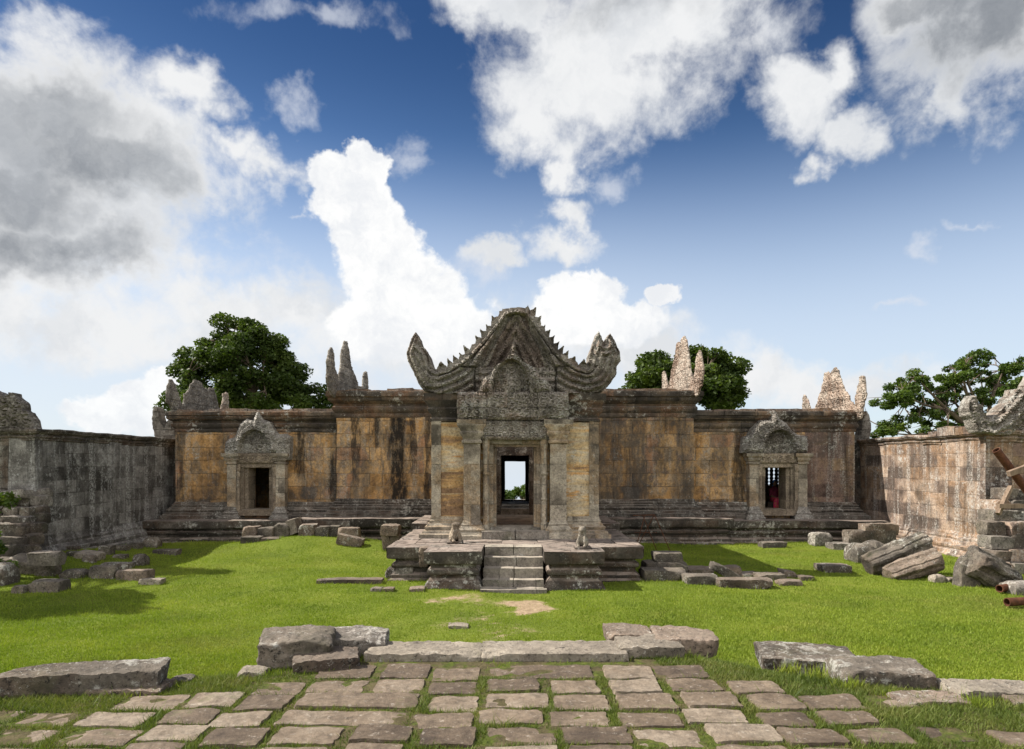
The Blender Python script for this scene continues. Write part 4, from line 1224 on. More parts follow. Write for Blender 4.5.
# ------------------------------------------------------------------ loose stones
def stone_mesh(name, w, d, h, seed, mat, rough=1.0, rad=.11, chips=4, seg=9, tilt=(0, 0), shape=0.0, mould=False, part_of=None, rz=0.0, pos=(0, 0, 0)):
    """one eroded block: a box with rounded arrises, knocked-off corners and pitted faces; origin under its centre"""
    rnd = random.Random(seed)
    hx, hy, hz = w / 2, d / 2, h / 2
    m = min(w, d, h)
    r = m * rad
    mb = MB()
    mb.box(-hx, hx, -hy, hy, -hz, hz, seg=max(w, d, h) / seg)
    planes = []
    for _ in range(chips):
        n = Vector((rnd.choice((-1, 1)) * rnd.uniform(.3, 1) / hx, rnd.choice((-1, 1)) * rnd.uniform(.3, 1) / hy, rnd.choice((-.4, 1, 1)) * rnd.uniform(.3, 1) / hz))
        L = n.length; n.normalize()
        corner = abs(n.x) * hx + abs(n.y) * hy + abs(n.z) * hz
        planes.append((n, corner * rnd.uniform(.74, .93)))
    taper = (rnd.uniform(-.1, .1), rnd.uniform(-.1, .1))
    out = []
    rot = Matrix.Rotation(rz, 3, 'Z') @ Matrix.Rotation(tilt[0], 3, 'X') @ Matrix.Rotation(tilt[1], 3, 'Y')
    for p in mb.v:
        q = Vector(p)
        inner = Vector((max(-hx + r, min(hx - r, q.x)), max(-hy + r, min(hy - r, q.y)), max(-hz + r, min(hz - r, q.z))))
        dv = q - inner
        if dv.length > 1e-6: q = inner + dv.normalized() * r
        if mould:
            if abs(p[1]) > hy * .6: q.y *= 1 - .13 * (math.sin(p[2] / hz * 6.0 + .6) > .1)
            if abs(p[2]) > hz * .6: q.z *= 1 - .13 * (math.sin(p[1] / hy * 5.5 + .3) > .1)
        for n, c in planes:
            e = q.dot(n) - c
            if e > 0: q = q - n * e * .95
        if shape:
            k = 1 - shape * max(0, q.z / hz) ** 2
            q.x *= k; q.y *= k
        q.x += q.z * taper[0]; q.y += q.z * taper[1]
        o = Vector((seed * 3.7, seed * 1.9, seed * 5.3))
        q += Vector(mn.noise_vector((q + o) * (1.6 / max(m, .12)))) * m * .05 * rough
        q += Vector(mn.noise_vector((q + o) * (5.0 / max(m, .12)))) * m * .026 * rough
        q += Vector(mn.noise_vector((q + o) * 34.0)) * .007 * rough
        q = rot @ q
        out.append((q.x, q.y, q.z))
    mb.v = out
    lo = min(v[2] for v in out)
    mb.v = [(x + pos[0], y + pos[1], z - lo + pos[2]) for x, y, z in out]
    if part_of is not None:
        return mb.build(name, mat, part_of, angle=50)
    mb.v = [(x - pos[0], y - pos[1], z - pos[2]) for x, y, z in mb.v]
    me_o = mb.build(name, mat, None, angle=36)
    me_o.location = pos
    return me_o


def ground_hit(px, py, z0=None):
    Y = 12.0
    for _ in range(60):
        z = float(gz((px - CX) * Y / F, Y)) if z0 is None else z0
        Y = .5 * Y + .5 * (H - z) * F / (py - HY)
    return (px - CX) * Y / F, Y, (float(gz((px - CX) * Y / F, Y)) if z0 is None else z0)


SEED = [100]
FOOT = []


def rock(name, bb, d, label, mat='block', group=None, z0=None, rz=0.0, cat='stone block', h=None, tilt=(0, 0), rough=1.25, rad=.07, chips=6, shape=0.0, sink=.04, w=None, Y=None, seg=10, mould=False):
    """a loose block that covers the picture box bb; d is its depth, z0 the height it lies on if not the ground"""
    SEED[0] += 1
    x0, y0, x1, y1 = bb
    if Y is not None:
        sink = max(sink, .14)
        X, z = ((x0 + x1) / 2 - CX) * Y / F, H - (y1 - HY) * Y / F
    else:
        X, Y, z = ground_hit((x0 + x1) / 2, y1, z0)
    if h is None:
        h = max(.07, H - (y0 - HY) * (Y + d) / F - z)
    if w is None:
        w = (x1 - x0) * (Y + d * .3) / F
    FOOT.append((X * (Y + d / 2) / Y if abs(X) > 2 else X, Y + d / 2, w, d, rz))
    o = stone_mesh(name, w, d, h + sink, SEED[0], M[mat], rough, rad, chips, seg, tilt, shape, mould, None, rz, (X * (Y + d / 2) / Y if abs(X) > 2 else X, Y + d / 2, z - sink))
    return tag(o, label, cat, group, 'thing')


LL = 'loose stones on the left of the lawn'
rock('stone_block', (33, 551, 62, 566), 0.46, 'rough lichen speckled block perched on a narrower stone near the left wall', 'speck', LL, z0=.42, cat='stone block')
rock('stone_block', (38, 562, 58, 577), 0.31, 'narrow dark stone carrying a speckled block near the left wall', 'block', LL)
rock('stone_slab', (13, 559, 42, 575), 0.56, 'pale grey slab sloping beside the perched speckled block at left', 'kerb', LL, cat='stone slab', tilt=(.15, .2), h=.3)
rock('stone_block', (33, 579, 65, 593), 0.43, 'dark square block nearest the viewer on the left lawn', 'block', LL)
rock('stone_chunk', (14, 585, 26, 594), 0.22, 'small dark chunk left of the dark square block on the lawn', 'block', LL, cat='stone')
rock('stone_block', (93, 565, 118, 579), 0.37, 'dark mottled block left of a longer block on the shaded lawn', 'block', LL)
rock('stone_slab', (103, 562, 132, 569), 0.43, 'thin flat slab behind the pair of dark blocks on the left lawn', 'block', LL, cat='stone slab')
rock('stone_block', (118, 569, 152, 581), 0.34, 'long brown block touching the dark mottled one on the left lawn', 'brown', LL, rz=-.1)
rock('stone_slab', (141, 578, 163, 585), 0.28, 'low grey slab sunk in grass right of the long brown block', 'kerb', LL, cat='stone slab', chips=6)
rock('stone_block', (155, 549, 179, 555), 0.37, 'flat dark block alone on the grass in front of the left stylobate', 'block', LL)
rock('stone_chunk', (114, 554, 127, 559), 0.25, 'small dark stone between the flat slab and the left wall', 'block', LL, cat='stone')
rock('stone_block', (135, 554, 147, 566), 0.31, 'upright rough stone right of the thin flat slab', 'block', LL, shape=.25)
rock('stone_block', (101, 545, 113, 555), 0.31, 'dark cube shaped block, leftmost of three by the left wall foot', 'block', LL)
rock('stone_block', (116, 545, 129, 551), 0.31, 'dark low block, middle of three by the left wall foot', 'block', LL)
rock('stone_block', (129, 543, 141, 549), 0.31, 'dark low block, rightmost of three by the left wall foot', 'block', LL)
rock('boulder', (145, 537, 160, 548), 0.37, 'rounded grey boulder in the corner below the left naga finial', 'block', LL, cat='boulder', shape=.4, chips=7)
rock('stone_chunk', (67, 546, 79, 551), 0.25, 'small dark stone, upper of two near the left wall plinth', 'block', LL, cat='stone')
rock('stone_chunk', (68, 551, 80, 557), 0.25, 'small dark stone, lower of two near the left wall plinth', 'block', LL, cat='stone')
rock('stone_slab', (79, 551, 101, 561), 0.50, 'pale flat slab lying in grass near the left wall plinth', 'kerb', LL, cat='stone slab', tilt=(.1, .1), h=.18)
rock('stone_chunk', (84, 555, 95, 563), 0.25, 'dark wedge shaped stone just below the pale flat slab', 'block', LL, cat='stone', shape=.3)
rock('boulder', (64, 568, 87, 579), 0.43, 'grass grown grey boulder left of the dark mottled block', 'block', LL, cat='boulder', shape=.45, chips=7)
rock('boulder', (-14, 562, 12, 586), 0.56, 'large dark boulder at the left edge of the court', 'block', LL, cat='boulder', shape=.3, chips=7)

ML = 'blocks lined up below the left wing'
rock('stone_block', (245, 526, 259, 538), .6, 'brown block, leftmost of the row leaning on the left stylobate', 'brown', ML, Y=23.4)
rock('stone_block', (259.5, 527, 275, 538), .6, 'dark brown block, second from the left in the stylobate row', 'block', ML, Y=23.5)
rock('stone_block', (275.5, 524, 292, 535), .7, 'worn grey block tilted above its row by the left stylobate', 'block', ML, Y=23.7, tilt=(0, .12), shape=.15)
rock('stone_slab', (290, 519, 300, 532), .8, 'upright pale slab wedged in the middle of the stylobate row', 'kerb', ML, Y=23.8, cat='stone slab', tilt=(0, -.3))
rock('stone_block', (300, 524, 316, 538), .6, 'tall grey brown block right of the upright pale slab', 'brown', ML, Y=23.3)
rock('stone_block', (316, 526, 331, 536), .6, 'square dark block left of a narrow one in the stylobate row', 'block', ML, Y=23.4)
rock('stone_block', (330, 525, 341, 536), .6, 'narrow dark block between the square one and the reddish slab', 'block', ML, Y=23.5)
rock('stone_block', (339, 527, 360, 538), .5, 'reddish smooth block at the right end of the stylobate row', 'brown', ML, Y=23.2, rough=.6)
rock('stone_slab', (338, 536, 363, 545), .4, 'tilted slab on the grass below the reddish smooth block', 'brown', ML, Y=22.3, cat='stone slab', tilt=(0, .22), h=.2, w=.85, rough=.5)
rock('stone_block', (243, 536, 262, 544), .5, 'low dark block under the left end of the stylobate row', 'block', ML, Y=22.9)
rock('stone_block', (263, 537, 281, 544), .5, 'low brown block under the second of the stylobate row', 'brown', ML, Y=22.9)
rock('stone_block', (383, 529, 391, 547), .5, 'upright brown block under a flat slab beside the terrace', 'brown', 'brown stack left of the terrace', Y=22.0)
rock('stone_block', (391, 534, 401, 546), .5, 'short brown block right of the upright one beside the terrace', 'brown', 'brown stack left of the terrace', Y=22.0)
rock('stone_slab', (382, 524, 400, 532), .7, 'flat reddish slab laid over brown blocks left of the terrace', 'brown', 'brown stack left of the terrace', Y=21.9, cat='stone slab', h=.2)
rock('stone_slab', (318, 578, 383, 584), .35, 'long thin slab lying flat on the lawn left of the terrace', 'brown', None, cat='stone slab', h=.10, seg=14, rough=.7)
rock('stone_chunk', (371, 587, 382, 592), .25, 'low grey chunk in grass, left of a pair before the terrace', 'block', None, cat='stone')
rock('stone_chunk', (383, 587, 394, 592), .25, 'low brown chunk in grass, right of a pair before the terrace', 'brown', None, cat='stone')
rock('stone_slab', (410, 587, 425, 592), .35, 'small flat slab in grass left of the left pedestal', 'brown', None, cat='stone slab')
rock('stone_block', (396, 560, 414, 580), .3, 'lichened leaning stone propped against the front left of the terrace', 'speck', None, tilt=(-.15, .12), shape=.3, chips=6)
rock('stone_chunk', (386, 568, 396, 579), .3, 'small grey wedge left of the lichened leaning stone', 'block', None, cat='stone', shape=.4, tilt=(0, .3))
rock('stone_chunk', (420, 546, 429, 562), .5, 'brown rounded chunk stuck between terrace and left pedestal', 'brown', None, cat='stone', Y=16.3, chips=6)

MR = 'blocks scattered right of the terrace'
rock('stone_slab', (641, 570, 684, 581), .8, 'bottom slab of the three stone stack right of the terrace', 'block', MR, cat='stone slab', h=.24)
rock('stone_block', (643, 560, 685, 573), .7, 'middle dark block of the three stone stack right of the terrace', 'block', MR, Y=17.1)
rock('stone_block', (653, 551, 681, 563), .55, 'top block of the three stone stack right of the terrace', 'block', MR, Y=17.2)
rock('stone_slab', (685, 566, 712, 576), .7, 'flat brown slab behind the low blocks right of the stack', 'brown', MR, cat='stone slab')
rock('stone_block', (684, 573, 716, 585), .5, 'long dark block on grass just right of the three stone stack', 'block', MR)
rock('stone_slab', (709, 562, 739, 582), .4, 'slab tilted up on edge amid the low blocks right of the terrace', 'block', MR, cat='stone slab', tilt=(0, .5), h=.17, w=.72)
rock('stone_block', (722, 565, 739, 577), .5, 'reddish block behind the slab that is tilted on edge', 'brown', MR)
rock('stone_block', (716, 579, 770, 589), .45, 'longest low kerb like block nearest the viewer in the right scatter', 'brown', MR, seg=11, h=.2)
rock('stone_slab', (739, 571, 757, 578), .5, 'flat reddish slab right of the tilted slab', 'brown', MR, cat='stone slab')
rock('stone_block', (755, 572, 783, 581), .5, 'dark flat block in the middle of the right end of the scatter', 'block', MR)
rock('stone_slab', (780, 571, 794, 578), .5, 'thin tilted slab behind the right end of the scatter', 'brown', MR, cat='stone slab', tilt=(0, .2), h=.12)
rock('stone_block', (777, 579, 800, 586), .4, 'low brown block in front of the thin tilted slab', 'brown', MR)
rock('stone_chunk', (798, 575, 812, 581), .35, 'small grassy stone at the far right end of the scatter', 'brown', MR, cat='stone')
rock('stone_block', (818, 563, 847, 573), .6, 'dark square block alone on the lawn between scatter and right boulders', 'block', None)
rock('stone_slab', (760, 541, 785, 548), .5, 'thin slab at the foot of the stylobate below the right doorway', 'block', None, cat='stone slab')
rock('stone_block', (811, 532, 829, 543), .6, 'pale grey fragment on the right stylobate foot, left of the corner', 'speck', None, Y=23.6, shape=.15)
rock('stone_slab', (829, 542, 849, 550), .6, 'grey flat slab on the grass near the right corner of the court', 'speck', None, cat='stone slab')
rock('stone_block', (845, 530, 893, 545), .5, 'long dark block lying before the stylobate in the right corner', 'block', None, Y=23.0, seg=11)
rock('stone_block', (861, 523, 895, 532), .5, 'reddish block laid on the long dark one in the right corner', 'brown', None, Y=23.05, seg=9)

RR = 'boulders below the right gallery'
rock('boulder', (850, 542, 872, 564), .9, 'dark rough boulder, left of a joined pair on the right lawn', 'block', RR, cat='boulder', shape=.45, chips=8)
rock('boulder', (864, 540, 886, 562), .9, 'dark rough boulder, right of a joined pair on the right lawn', 'block', RR, cat='boulder', shape=.5, chips=8)
rock('fallen_beam', (862, 541, 932, 574), .55, 'upper of two long squared beams tipped against each other at right', 'block', RR, cat='stone beam', tilt=(.3, -.42), h=.40, w=1.7, Y=17.6, seg=36, rz=.15, mould=True)
rock('fallen_beam', (886, 556, 941, 582), .5, 'lower of two long squared beams, its pale face to the lawn', 'brown', RR, cat='stone beam', tilt=(.5, -.36), h=.34, w=1.35, Y=16.9, seg=32, rz=.15, mould=True)
rock('stone_chunk', (931, 574, 943, 583), .3, 'pale lump of stone at the end of the lower fallen beam', 'kerb', RR, cat='stone', shape=.3)
rock('stone_chunk', (946, 577, 954, 583), .2, 'tiny pale lump between the beams and the big tilted slab', 'kerb', RR, cat='stone', shape=.3)
rock('stone_slab', (957, 558, 976, 590), .35, 'rounded slab standing on end in front of the right ruined stair', 'block', RR, cat='stone slab', shape=.35, tilt=(-.2, .1), chips=6, Y=15.9)
rock('fallen_beam', (964, 551, 1014, 592), .7, 'big dark block tipped on its corner before the right ruined stair', 'block', RR, cat='stone beam', tilt=(.45, .5), h=.5, w=1.15, Y=15.7, chips=5, seg=26, mould=True)
rock('boulder', (1006, 580, 1040, 596), .6, 'lichened boulder behind the rusty pipes at the right edge', 'speck', RR, cat='boulder', shape=.3, chips=6)

FG = 'big edge blocks of the causeway'
rock('kerb_slab', (365, 645, 481, 664), .42, 'left of two long pale kerb slabs closing the far end of the paving', 'kerb', 'long kerb slabs of the causeway', z0=1.20, cat='kerb slab', rad=.08, rough=1.35, chips=3, seg=28, sink=.1, h=.075)
rock('kerb_slab', (482.5, 643, 628, 664), .44, 'right of two long pale kerb slabs closing the far end of the paving', 'kerb', 'long kerb slabs of the causeway', z0=1.20, cat='kerb slab', rad=.08, rough=1.35, chips=3, seg=32, sink=.1, h=.075)
rock('kerb_slab', (621, 640, 684, 657), .5, 'short pale slab at the right end of the long kerb slabs', 'kerb', 'long kerb slabs of the causeway', z0=1.23, cat='kerb slab', rad=.08, rough=1.35, seg=19, sink=.1, h=.075)
rock('edge_block', (245, 627, 330, 679), .58, 'tall dark pitted block, left of the pair at the left causeway corner', 'block', FG, z0=1.12, cat='stone block', rough=1.35, rad=.08, seg=28, w=.60, rz=.22)
rock('edge_block', (306, 627, 388, 658), .52, 'flat topped grey block, right of the pair at the left causeway corner', 'speck', FG, z0=1.20, cat='stone block', rough=1.35, rad=.08, seg=28, w=.60, rz=.10)
rock('edge_slab', (287, 652, 352, 672), .42, 'brown curved slab lying in front of the left pair of edge blocks', 'brown', FG, z0=1.22, cat='stone slab', rough=1.35, rad=.08, seg=21, h=.09, rz=.25, w=.52)
rock('stone_chunk', (240, 672, 268, 682), .2, 'small flat chip left of the brown curved slab', 'kerb', None, z0=1.18, cat='stone', rad=.08)
rock('edge_block', (5, 662, 159, 703), .36, 'long dark beam like block lying at the left edge of the paving', 'block', FG, z0=1.17, cat='stone block', rough=1.35, rad=.08, seg=39, w=1.16, rz=.17, chips=5)
rock('stone_slab', (95, 682, 168, 700), .28, 'flat sunken slab in the grass before the long dark beam like block', 'brown', None, z0=1.19, cat='stone slab', rad=.08, rough=1.35, h=.06, seg=21)
rock('stone_chunk', (172, 676, 194, 690), .16, 'small lichened chunk right of the long dark beam like block', 'speck', None, z0=1.15, cat='stone', chips=6)
rock('edge_block', (606, 626, 657, 643), .45, 'smaller pale brown block, left of the pair at the right causeway corner', 'brown', FG, z0=1.25, cat='stone block', rad=.08, seg=21, w=.42)
rock('edge_block', (655, 627, 727, 656), .52, 'larger brown block, right of the pair at the right causeway corner', 'brown', FG, z0=1.18, cat='stone block', rad=.08, seg=25, w=.56, rz=-.08)
rock('edge_slab', (753, 643, 858, 674), .62, 'broad rough slab sunk in grass behind the right causeway corner', 'block', FG, z0=1.12, cat='stone slab', rough=1.35, rad=.08, seg=28, w=.80, rz=-.22, chips=6)
rock('edge_block', (829, 657, 927, 699), .48, 'heavy grey block with rounded shoulder at the right edge of the paving', 'block', FG, z0=1.12, cat='stone block', rough=1.35, rad=.08, seg=32, w=.66, rz=-.15, chips=5)
rock('stone_slab', (945, 688, 1032, 706), .3, 'thin pale slab at the right edge, tufts of grass before it', 'kerb', None, z0=1.17, cat='stone slab', rough=1.35, rad=.08, seg=25, h=.09, rz=-.05)
rock('stone_slab', (1003, 697, 1045, 712), .25, 'small slab cut by the right edge of view below the thin pale slab', 'brown', None, z0=1.18, cat='stone slab', rad=.08, seg=16, h=.06)
rock('stone_slab', (893, 693, 962, 710), .25, 'flat brown slab sunk in grass between the heavy block and the thin slab', 'brown', None, z0=1.19, cat='stone slab', rad=.08, h=.05, seg=19)
rock('flat_fragment', (448, 624, 468, 629), .25, 'small flat stone in the worn lawn beyond the kerb, left of centre', 'kerb', None, cat='stone', h=.05)

# ruined stairs and rubble in front of the two galleries
S = empty('ruined_stair', (15.2, 18.6, 0), 'collapsed stair of squared blocks climbing the right gallery, beams propped on it', 'ruined stair')
rnd = random.Random(77)
zb = -.08
for course, (y0, x0, hh) in enumerate(((17.6, 12.35, .36), (17.9, 12.6, .34), (18.2, 12.75, .36), (18.5, 12.85, .34), (18.8, 13.15, .32), (19.05, 13.35, .32), (19.2, 13.85, .30))):
    x = x0 + rnd.uniform(-.1, .1)
    while x < 15.6:
        w = rnd.uniform(.35, .85)
        if not (course in (3, 4) and rnd.random() < .12):
            SEED[0] += 1
            stone_mesh('stair_block', w - .02, .7 + rnd.uniform(-.12, .1), hh + rnd.uniform(-.03, .04), SEED[0], M['redwall' if rnd.random() < .4 else 'speck' if rnd.random() < .5 else 'block'], 1.1, .09, 5, 7, (0, rnd.uniform(-.05, .05)), 0, False, S, rnd.uniform(-.1, .1),
                       (x + w / 2, y0 + .35 + rnd.uniform(-.1, .1), zb))
        x += w
    zb += hh - .02
S = empty('rubble_heap', (-14.2, 18.2, 0), 'heap of dark mossy blocks against the left gallery end with ferns growing in it', 'rubble')
zb = -.1
for course, (y0, x1, hh) in enumerate(((16.7, -12.7, .30), (17.0, -12.6, .28), (17.3, -12.75, .30), (17.6, -12.85, .28), (17.9, -13.0, .28), (18.2, -13.1, .26), (18.5, -13.25, .26), (18.8, -13.4, .24), (18.95, -13.6, .22))):
    for row in (0, 1):
        x = x1 + row * .1
        while x > -15.2:
            w = rnd.uniform(.25, .62)
            if rnd.random() > .08:
                SEED[0] += 1
                stone_mesh('rubble_block', w, rnd.uniform(.4, .6), hh + rnd.uniform(-.03, .07), SEED[0], M['speck' if rnd.random() < .5 else 'block'], 1.3, .14, 5, 6, (rnd.uniform(-.1, .1), rnd.uniform(-.1, .1)), 0, False, S, rnd.uniform(-.25, .25),
                           (x - w / 2, y0 + .25 + row * .45 + rnd.uniform(-.12, .08), zb))
            x -= w
    zb += hh - .03

# ------------------------------------------------------------------ guardian lions, weathered to stumps
def lion(X, Y, Z, turn, sc, label, headless=False):
    root = empty('guardian_lion', (X, Y, Z), label, 'lion statue', 'guardian lions of the steps')
    mb = MB()
    rt = Matrix.Rotation(turn, 3, 'Z')
    def el(c, r, rx=0.0):
        mb.ellipsoid(c, r, 14, 10, Matrix.Rotation(rx, 3, 'X'))
    el((0, .06, .17), (.155, .17, .17)); el((0, .0, .28), (.125, .12, .17), .15)
    for k in (-1, 1):
        el((k * .115, -.02, .11), (.06, .13, .11)); el((k * .085, -.13, .16), (.042, .05, .16)); el((k * .085, -.17, .035), (.048, .075, .035))
    el((0, -.03, .40), (.105, .10, .09))
    if not headless:
        el((0, -.05, .475), (.095, .10, .085)); el((0, -.135, .455), (.055, .05, .045)); el((0, .0, .46), (.12, .075, .11))
        for k in (-1, 1): el((k * .075, -.02, .555), (.028, .022, .03))
    else:
        el((.02, -.05, .47), (.13, .10, .055), .2)
    mb.v = [tuple(rt @ Vector(p) * sc + Vector((X, Y, Z + .06))) for p in mb.v]
    o = mb.build('lion_body', M['kerb'] if not headless else M['ornate'], root)
    rm = o.modifiers.new('remesh', 'REMESH'); rm.mode = 'VOXEL'; rm.voxel_size = .014; rm.use_smooth_shade = True
    sm = o.modifiers.new('smooth', 'SMOOTH'); sm.iterations = 4
    b = MB(); b.box(X - .19, X + .19, Y - .21, Y + .22, Z - .02, Z + .075, seg=.08).erode(.012, 5, .006, 14).build('plinth', M['terrace'], root)


lion(-1.53, 17.45, .83, .35, .95, 'dark weathered lion statue with broken flat head, left of the steps', True)
lion(1.60, 16.22, .85, -.25, .86, 'pale weathered lion statue sitting on the right pedestal of the steps')

# ------------------------------------------------------------------ rusty steel and timber
def bar(mb, a, b, r, n=8):
    mb.tube([a, b], [r, r], n)


TR = empty('steel_trestle', (PX(660, 22.2), 22.3, 0), 'rusty thin steel trestle with crossed legs on the grass right of the porch', 'trestle')
xl, xr, yt = PX(642, 22.2), PX(669, 22.2), 22.2
top_z, gy = 1.18, .0
b = MB(); bar(b, (PX(634, 22.2), yt + .2, top_z), (PX(656, 22.2), yt + .2, top_z + .02), .014); b.build('top_bar', M['rust'], TR)
for a0, a1, y0, y1 in ((633, 646, yt - .2, yt + .2), (660, 644, yt + .5, yt + .2), (638, 655, yt + .5, yt + .2), (670, 656, yt - .2, yt + .2)):
    b = MB(); bar(b, (PX(a0, 22.2), y0, -.03), (PX(a1, 22.2), y1, top_z), .013); b.build('leg', M['rust'], TR)
b = MB(); bar(b, (PX(636, 22.2), yt + .3, .62), (PX(659, 22.2), yt + .3, .60), .010); b.build('brace', M['rust'], TR)


def pipe(a, b, r, label, cat='steel pipe', group=None, mat='rust'):
    """a hollow pipe with an open end"""
    mb = MB()
    A, B = Vector(a), Vector(b)
    t = (B - A).normalized()
    mb.tube([A, B], [r, r], 16, cap=False)
    mb.tube([A, A + t * .5], [r * .82, r * .82], 16, cap=False)
    vs = len(mb.v); n = 16
    for k in range(n):
        mb.f.append((k, (k + 1) % n, 2 * n + (k + 1) % n, 2 * n + k))
    mb.f.append(tuple(n + k for k in range(n)))
    mb.v = [tuple(Vector(p) - A) for p in mb.v]
    o = mb.build('steel_pipe', M[mat], None)
    o.location = A
    return tag(o, label, cat, group)


pipe((PX(996, 15.1), 15.0, .14), (13.2, 16.1, .2), .085, 'upper of two rusty steel pipes lying on the lawn at the right edge', group='rusty pipes at the right edge')
pipe((PX(1005, 13.75), 13.7, .11), (12.4, 14.1, .12), .085, 'lower of two rusty steel pipes lying on the lawn at the right edge', group='rusty pipes at the right edge')
pipe((PX(996, 17.6), 17.6, PZ(450, 17.6)), (14.5, 17.9, .75), .1, 'long rusty pole leaning across the right ruined stair', 'steel pole')


def timber(a, b, w, label):
    A, B = Vector(a), Vector(b)
    L = (B - A).length
    mb = MB().box(-w / 2, w / 2, -w / 2, w / 2, 0, L, seg=.12).erode(.008, 4, .004, 15)
    q = (B - A).to_track_quat('Z', 'Y')
    mb.v = [tuple(q @ Vector(p)) for p in mb.v]
    o = mb.build('timber_prop', M['wood'], None)
    o.location = A
    return tag(o, label, 'timber prop')


timber((PX(998, 17.5), 17.5, PZ(514, 17.5)), (PX(1012, 17.7), 17.75, PZ(487, 17.5)), .10, 'short grey timber prop slanting below the leaning rusty pole')
timber((PX(998, 17.4), 17.4, PZ(506, 17.4)), (PX(1040, 17.5), 17.45, PZ(506, 17.5)), .11, 'level brown timber beam resting on the right ruined stair')
timber((PX(1010, 17.2), 17.25, PZ(474, 17.2)), (PX(1040, 17.3), 17.3, PZ(462, 17.3)), .13, 'pale timber crossing the leaning rusty pole at the right edge')

# ------------------------------------------------------------------ someone resting inside the right doorway
def capsules(mb, segs):
    for a, b, r0, r1 in segs:
        A, B = Vector(a), Vector(b)
        n = 5
        pts = [A.lerp(B, i / n) for i in range(n + 1)]
        mb.tube(pts, [r0 + (r1 - r0) * i / n for i in range(n + 1)], 10)
        mb.ellipsoid(a, (r0,) * 3, 10, 8); mb.ellipsoid(b, (r1,) * 3, 10, 8)


def person(X, Y, Z):
    root = empty('person', (X, Y, Z), 'person in blue headscarf, maroon top and red skirt sitting inside the right doorway', 'person')
    def w(p): return (X + p[0], Y + p[1], Z + p[2])
    def put(mb): mb.v = [w(p) for p in mb.v]; return mb
    b = MB()
    capsules(b, [((0, .05, .46), (0, .06, .60), .15, .13), ((0, .06, .60), (0, .05, .84), .13, .15), ((0, .05, .92), (0, .04, 1.04), .055, .05)])
    b.ellipsoid((0, .03, 1.13), (.078, .095, .115), 16, 12)
    b.ellipsoid((0, -.07, 1.115), (.014, .022, .02), 8, 6)
    for k in (-1, 1):
        b.ellipsoid((k * .08, .04, 1.12), (.014, .022, .03), 8, 6)
        capsules(b, [((k * .16, .05, .87), (k * .2, -.02, .62), .05, .042), ((k * .2, -.02, .62), (k * .08, -.22, .56), .04, .028),
                     ((k * .08, -.22, .56), (k * .05, -.29, .55), .034, .03),
                     ((k * .09, .03, .46), (k * .12, -.38, .47), .085, .06), ((k * .12, -.38, .47), (k * .11, -.36, .06), .055, .04), ((k * .11, -.36, .05), (k * .11, -.5, .03), .036, .028)])
        for i in range(4):
            capsules(b, [((k * (.035 + .018 * i), -.31, .555), (k * (.03 + .018 * i), -.36, .54), .009, .008), ((k * (.03 + .018 * i), -.36, .54), (k * (.028 + .018 * i), -.375 + .004 * i, .515), .008, .007)])
        capsules(b, [((k * .02, -.27, .555), (k * .005, -.31, .55), .010, .008)])
    o = put(b).build('person_body', M['skin'], root)
    rm = o.modifiers.new('remesh', 'REMESH'); rm.mode = 'VOXEL'; rm.voxel_size = .008; rm.use_smooth_shade = True
    def cloth(name, segs, ell, mat):
        b = MB(); capsules(b, segs)
        for c, r in ell: b.ellipsoid(c, r, 16, 12)
        o = put(b).build(name, M[mat], root)
        rm = o.modifiers.new('remesh', 'REMESH'); rm.mode = 'VOXEL'; rm.voxel_size = .016; rm.use_smooth_shade = True
        sm = o.modifiers.new('smooth', 'SMOOTH'); sm.iterations = 3
    cloth('headscarf', [], [((0, .055, 1.155), (.10, .10, .115)), ((0, .10, 1.04), (.085, .06, .12))], 'blue')
    cloth('top', [((0, .05, .48), (0, .06, .62), .17, .15), ((0, .06, .62), (0, .05, .85), .15, .165), ((-.165, .05, .87), (-.2, -.02, .63), .065, .058), ((.165, .05, .87), (.2, -.02, .63), .065, .058)], [], 'maroon')
    cloth('skirt', [((-.09, .03, .46), (-.12, -.38, .46), .115, .09), ((.09, .03, .46), (.12, -.38, .46), .115, .09), ((-.12, -.38, .46), (-.12, -.37, .14), .088, .10), ((.12, -.38, .46), (.12, -.37, .14), .088, .10), ((0, -.05, .44), (0, -.36, .44), .1, .09), ((0, -.38, .44), (0, -.36, .14), .09, .1)], [], 'red')
    rt = empty('masonry_bench', (X, Y, Z), 'low stone block the person sits on inside the right doorway', 'stone block')
    MB().box(X - .35, X + .35, Y - .15, Y + .35, Z - .1, Z + .36, seg=.15).erode(.02, 4, .01, 10).build('seat_block', M['dark'], rt)


person(10.62, 27.9, .95)

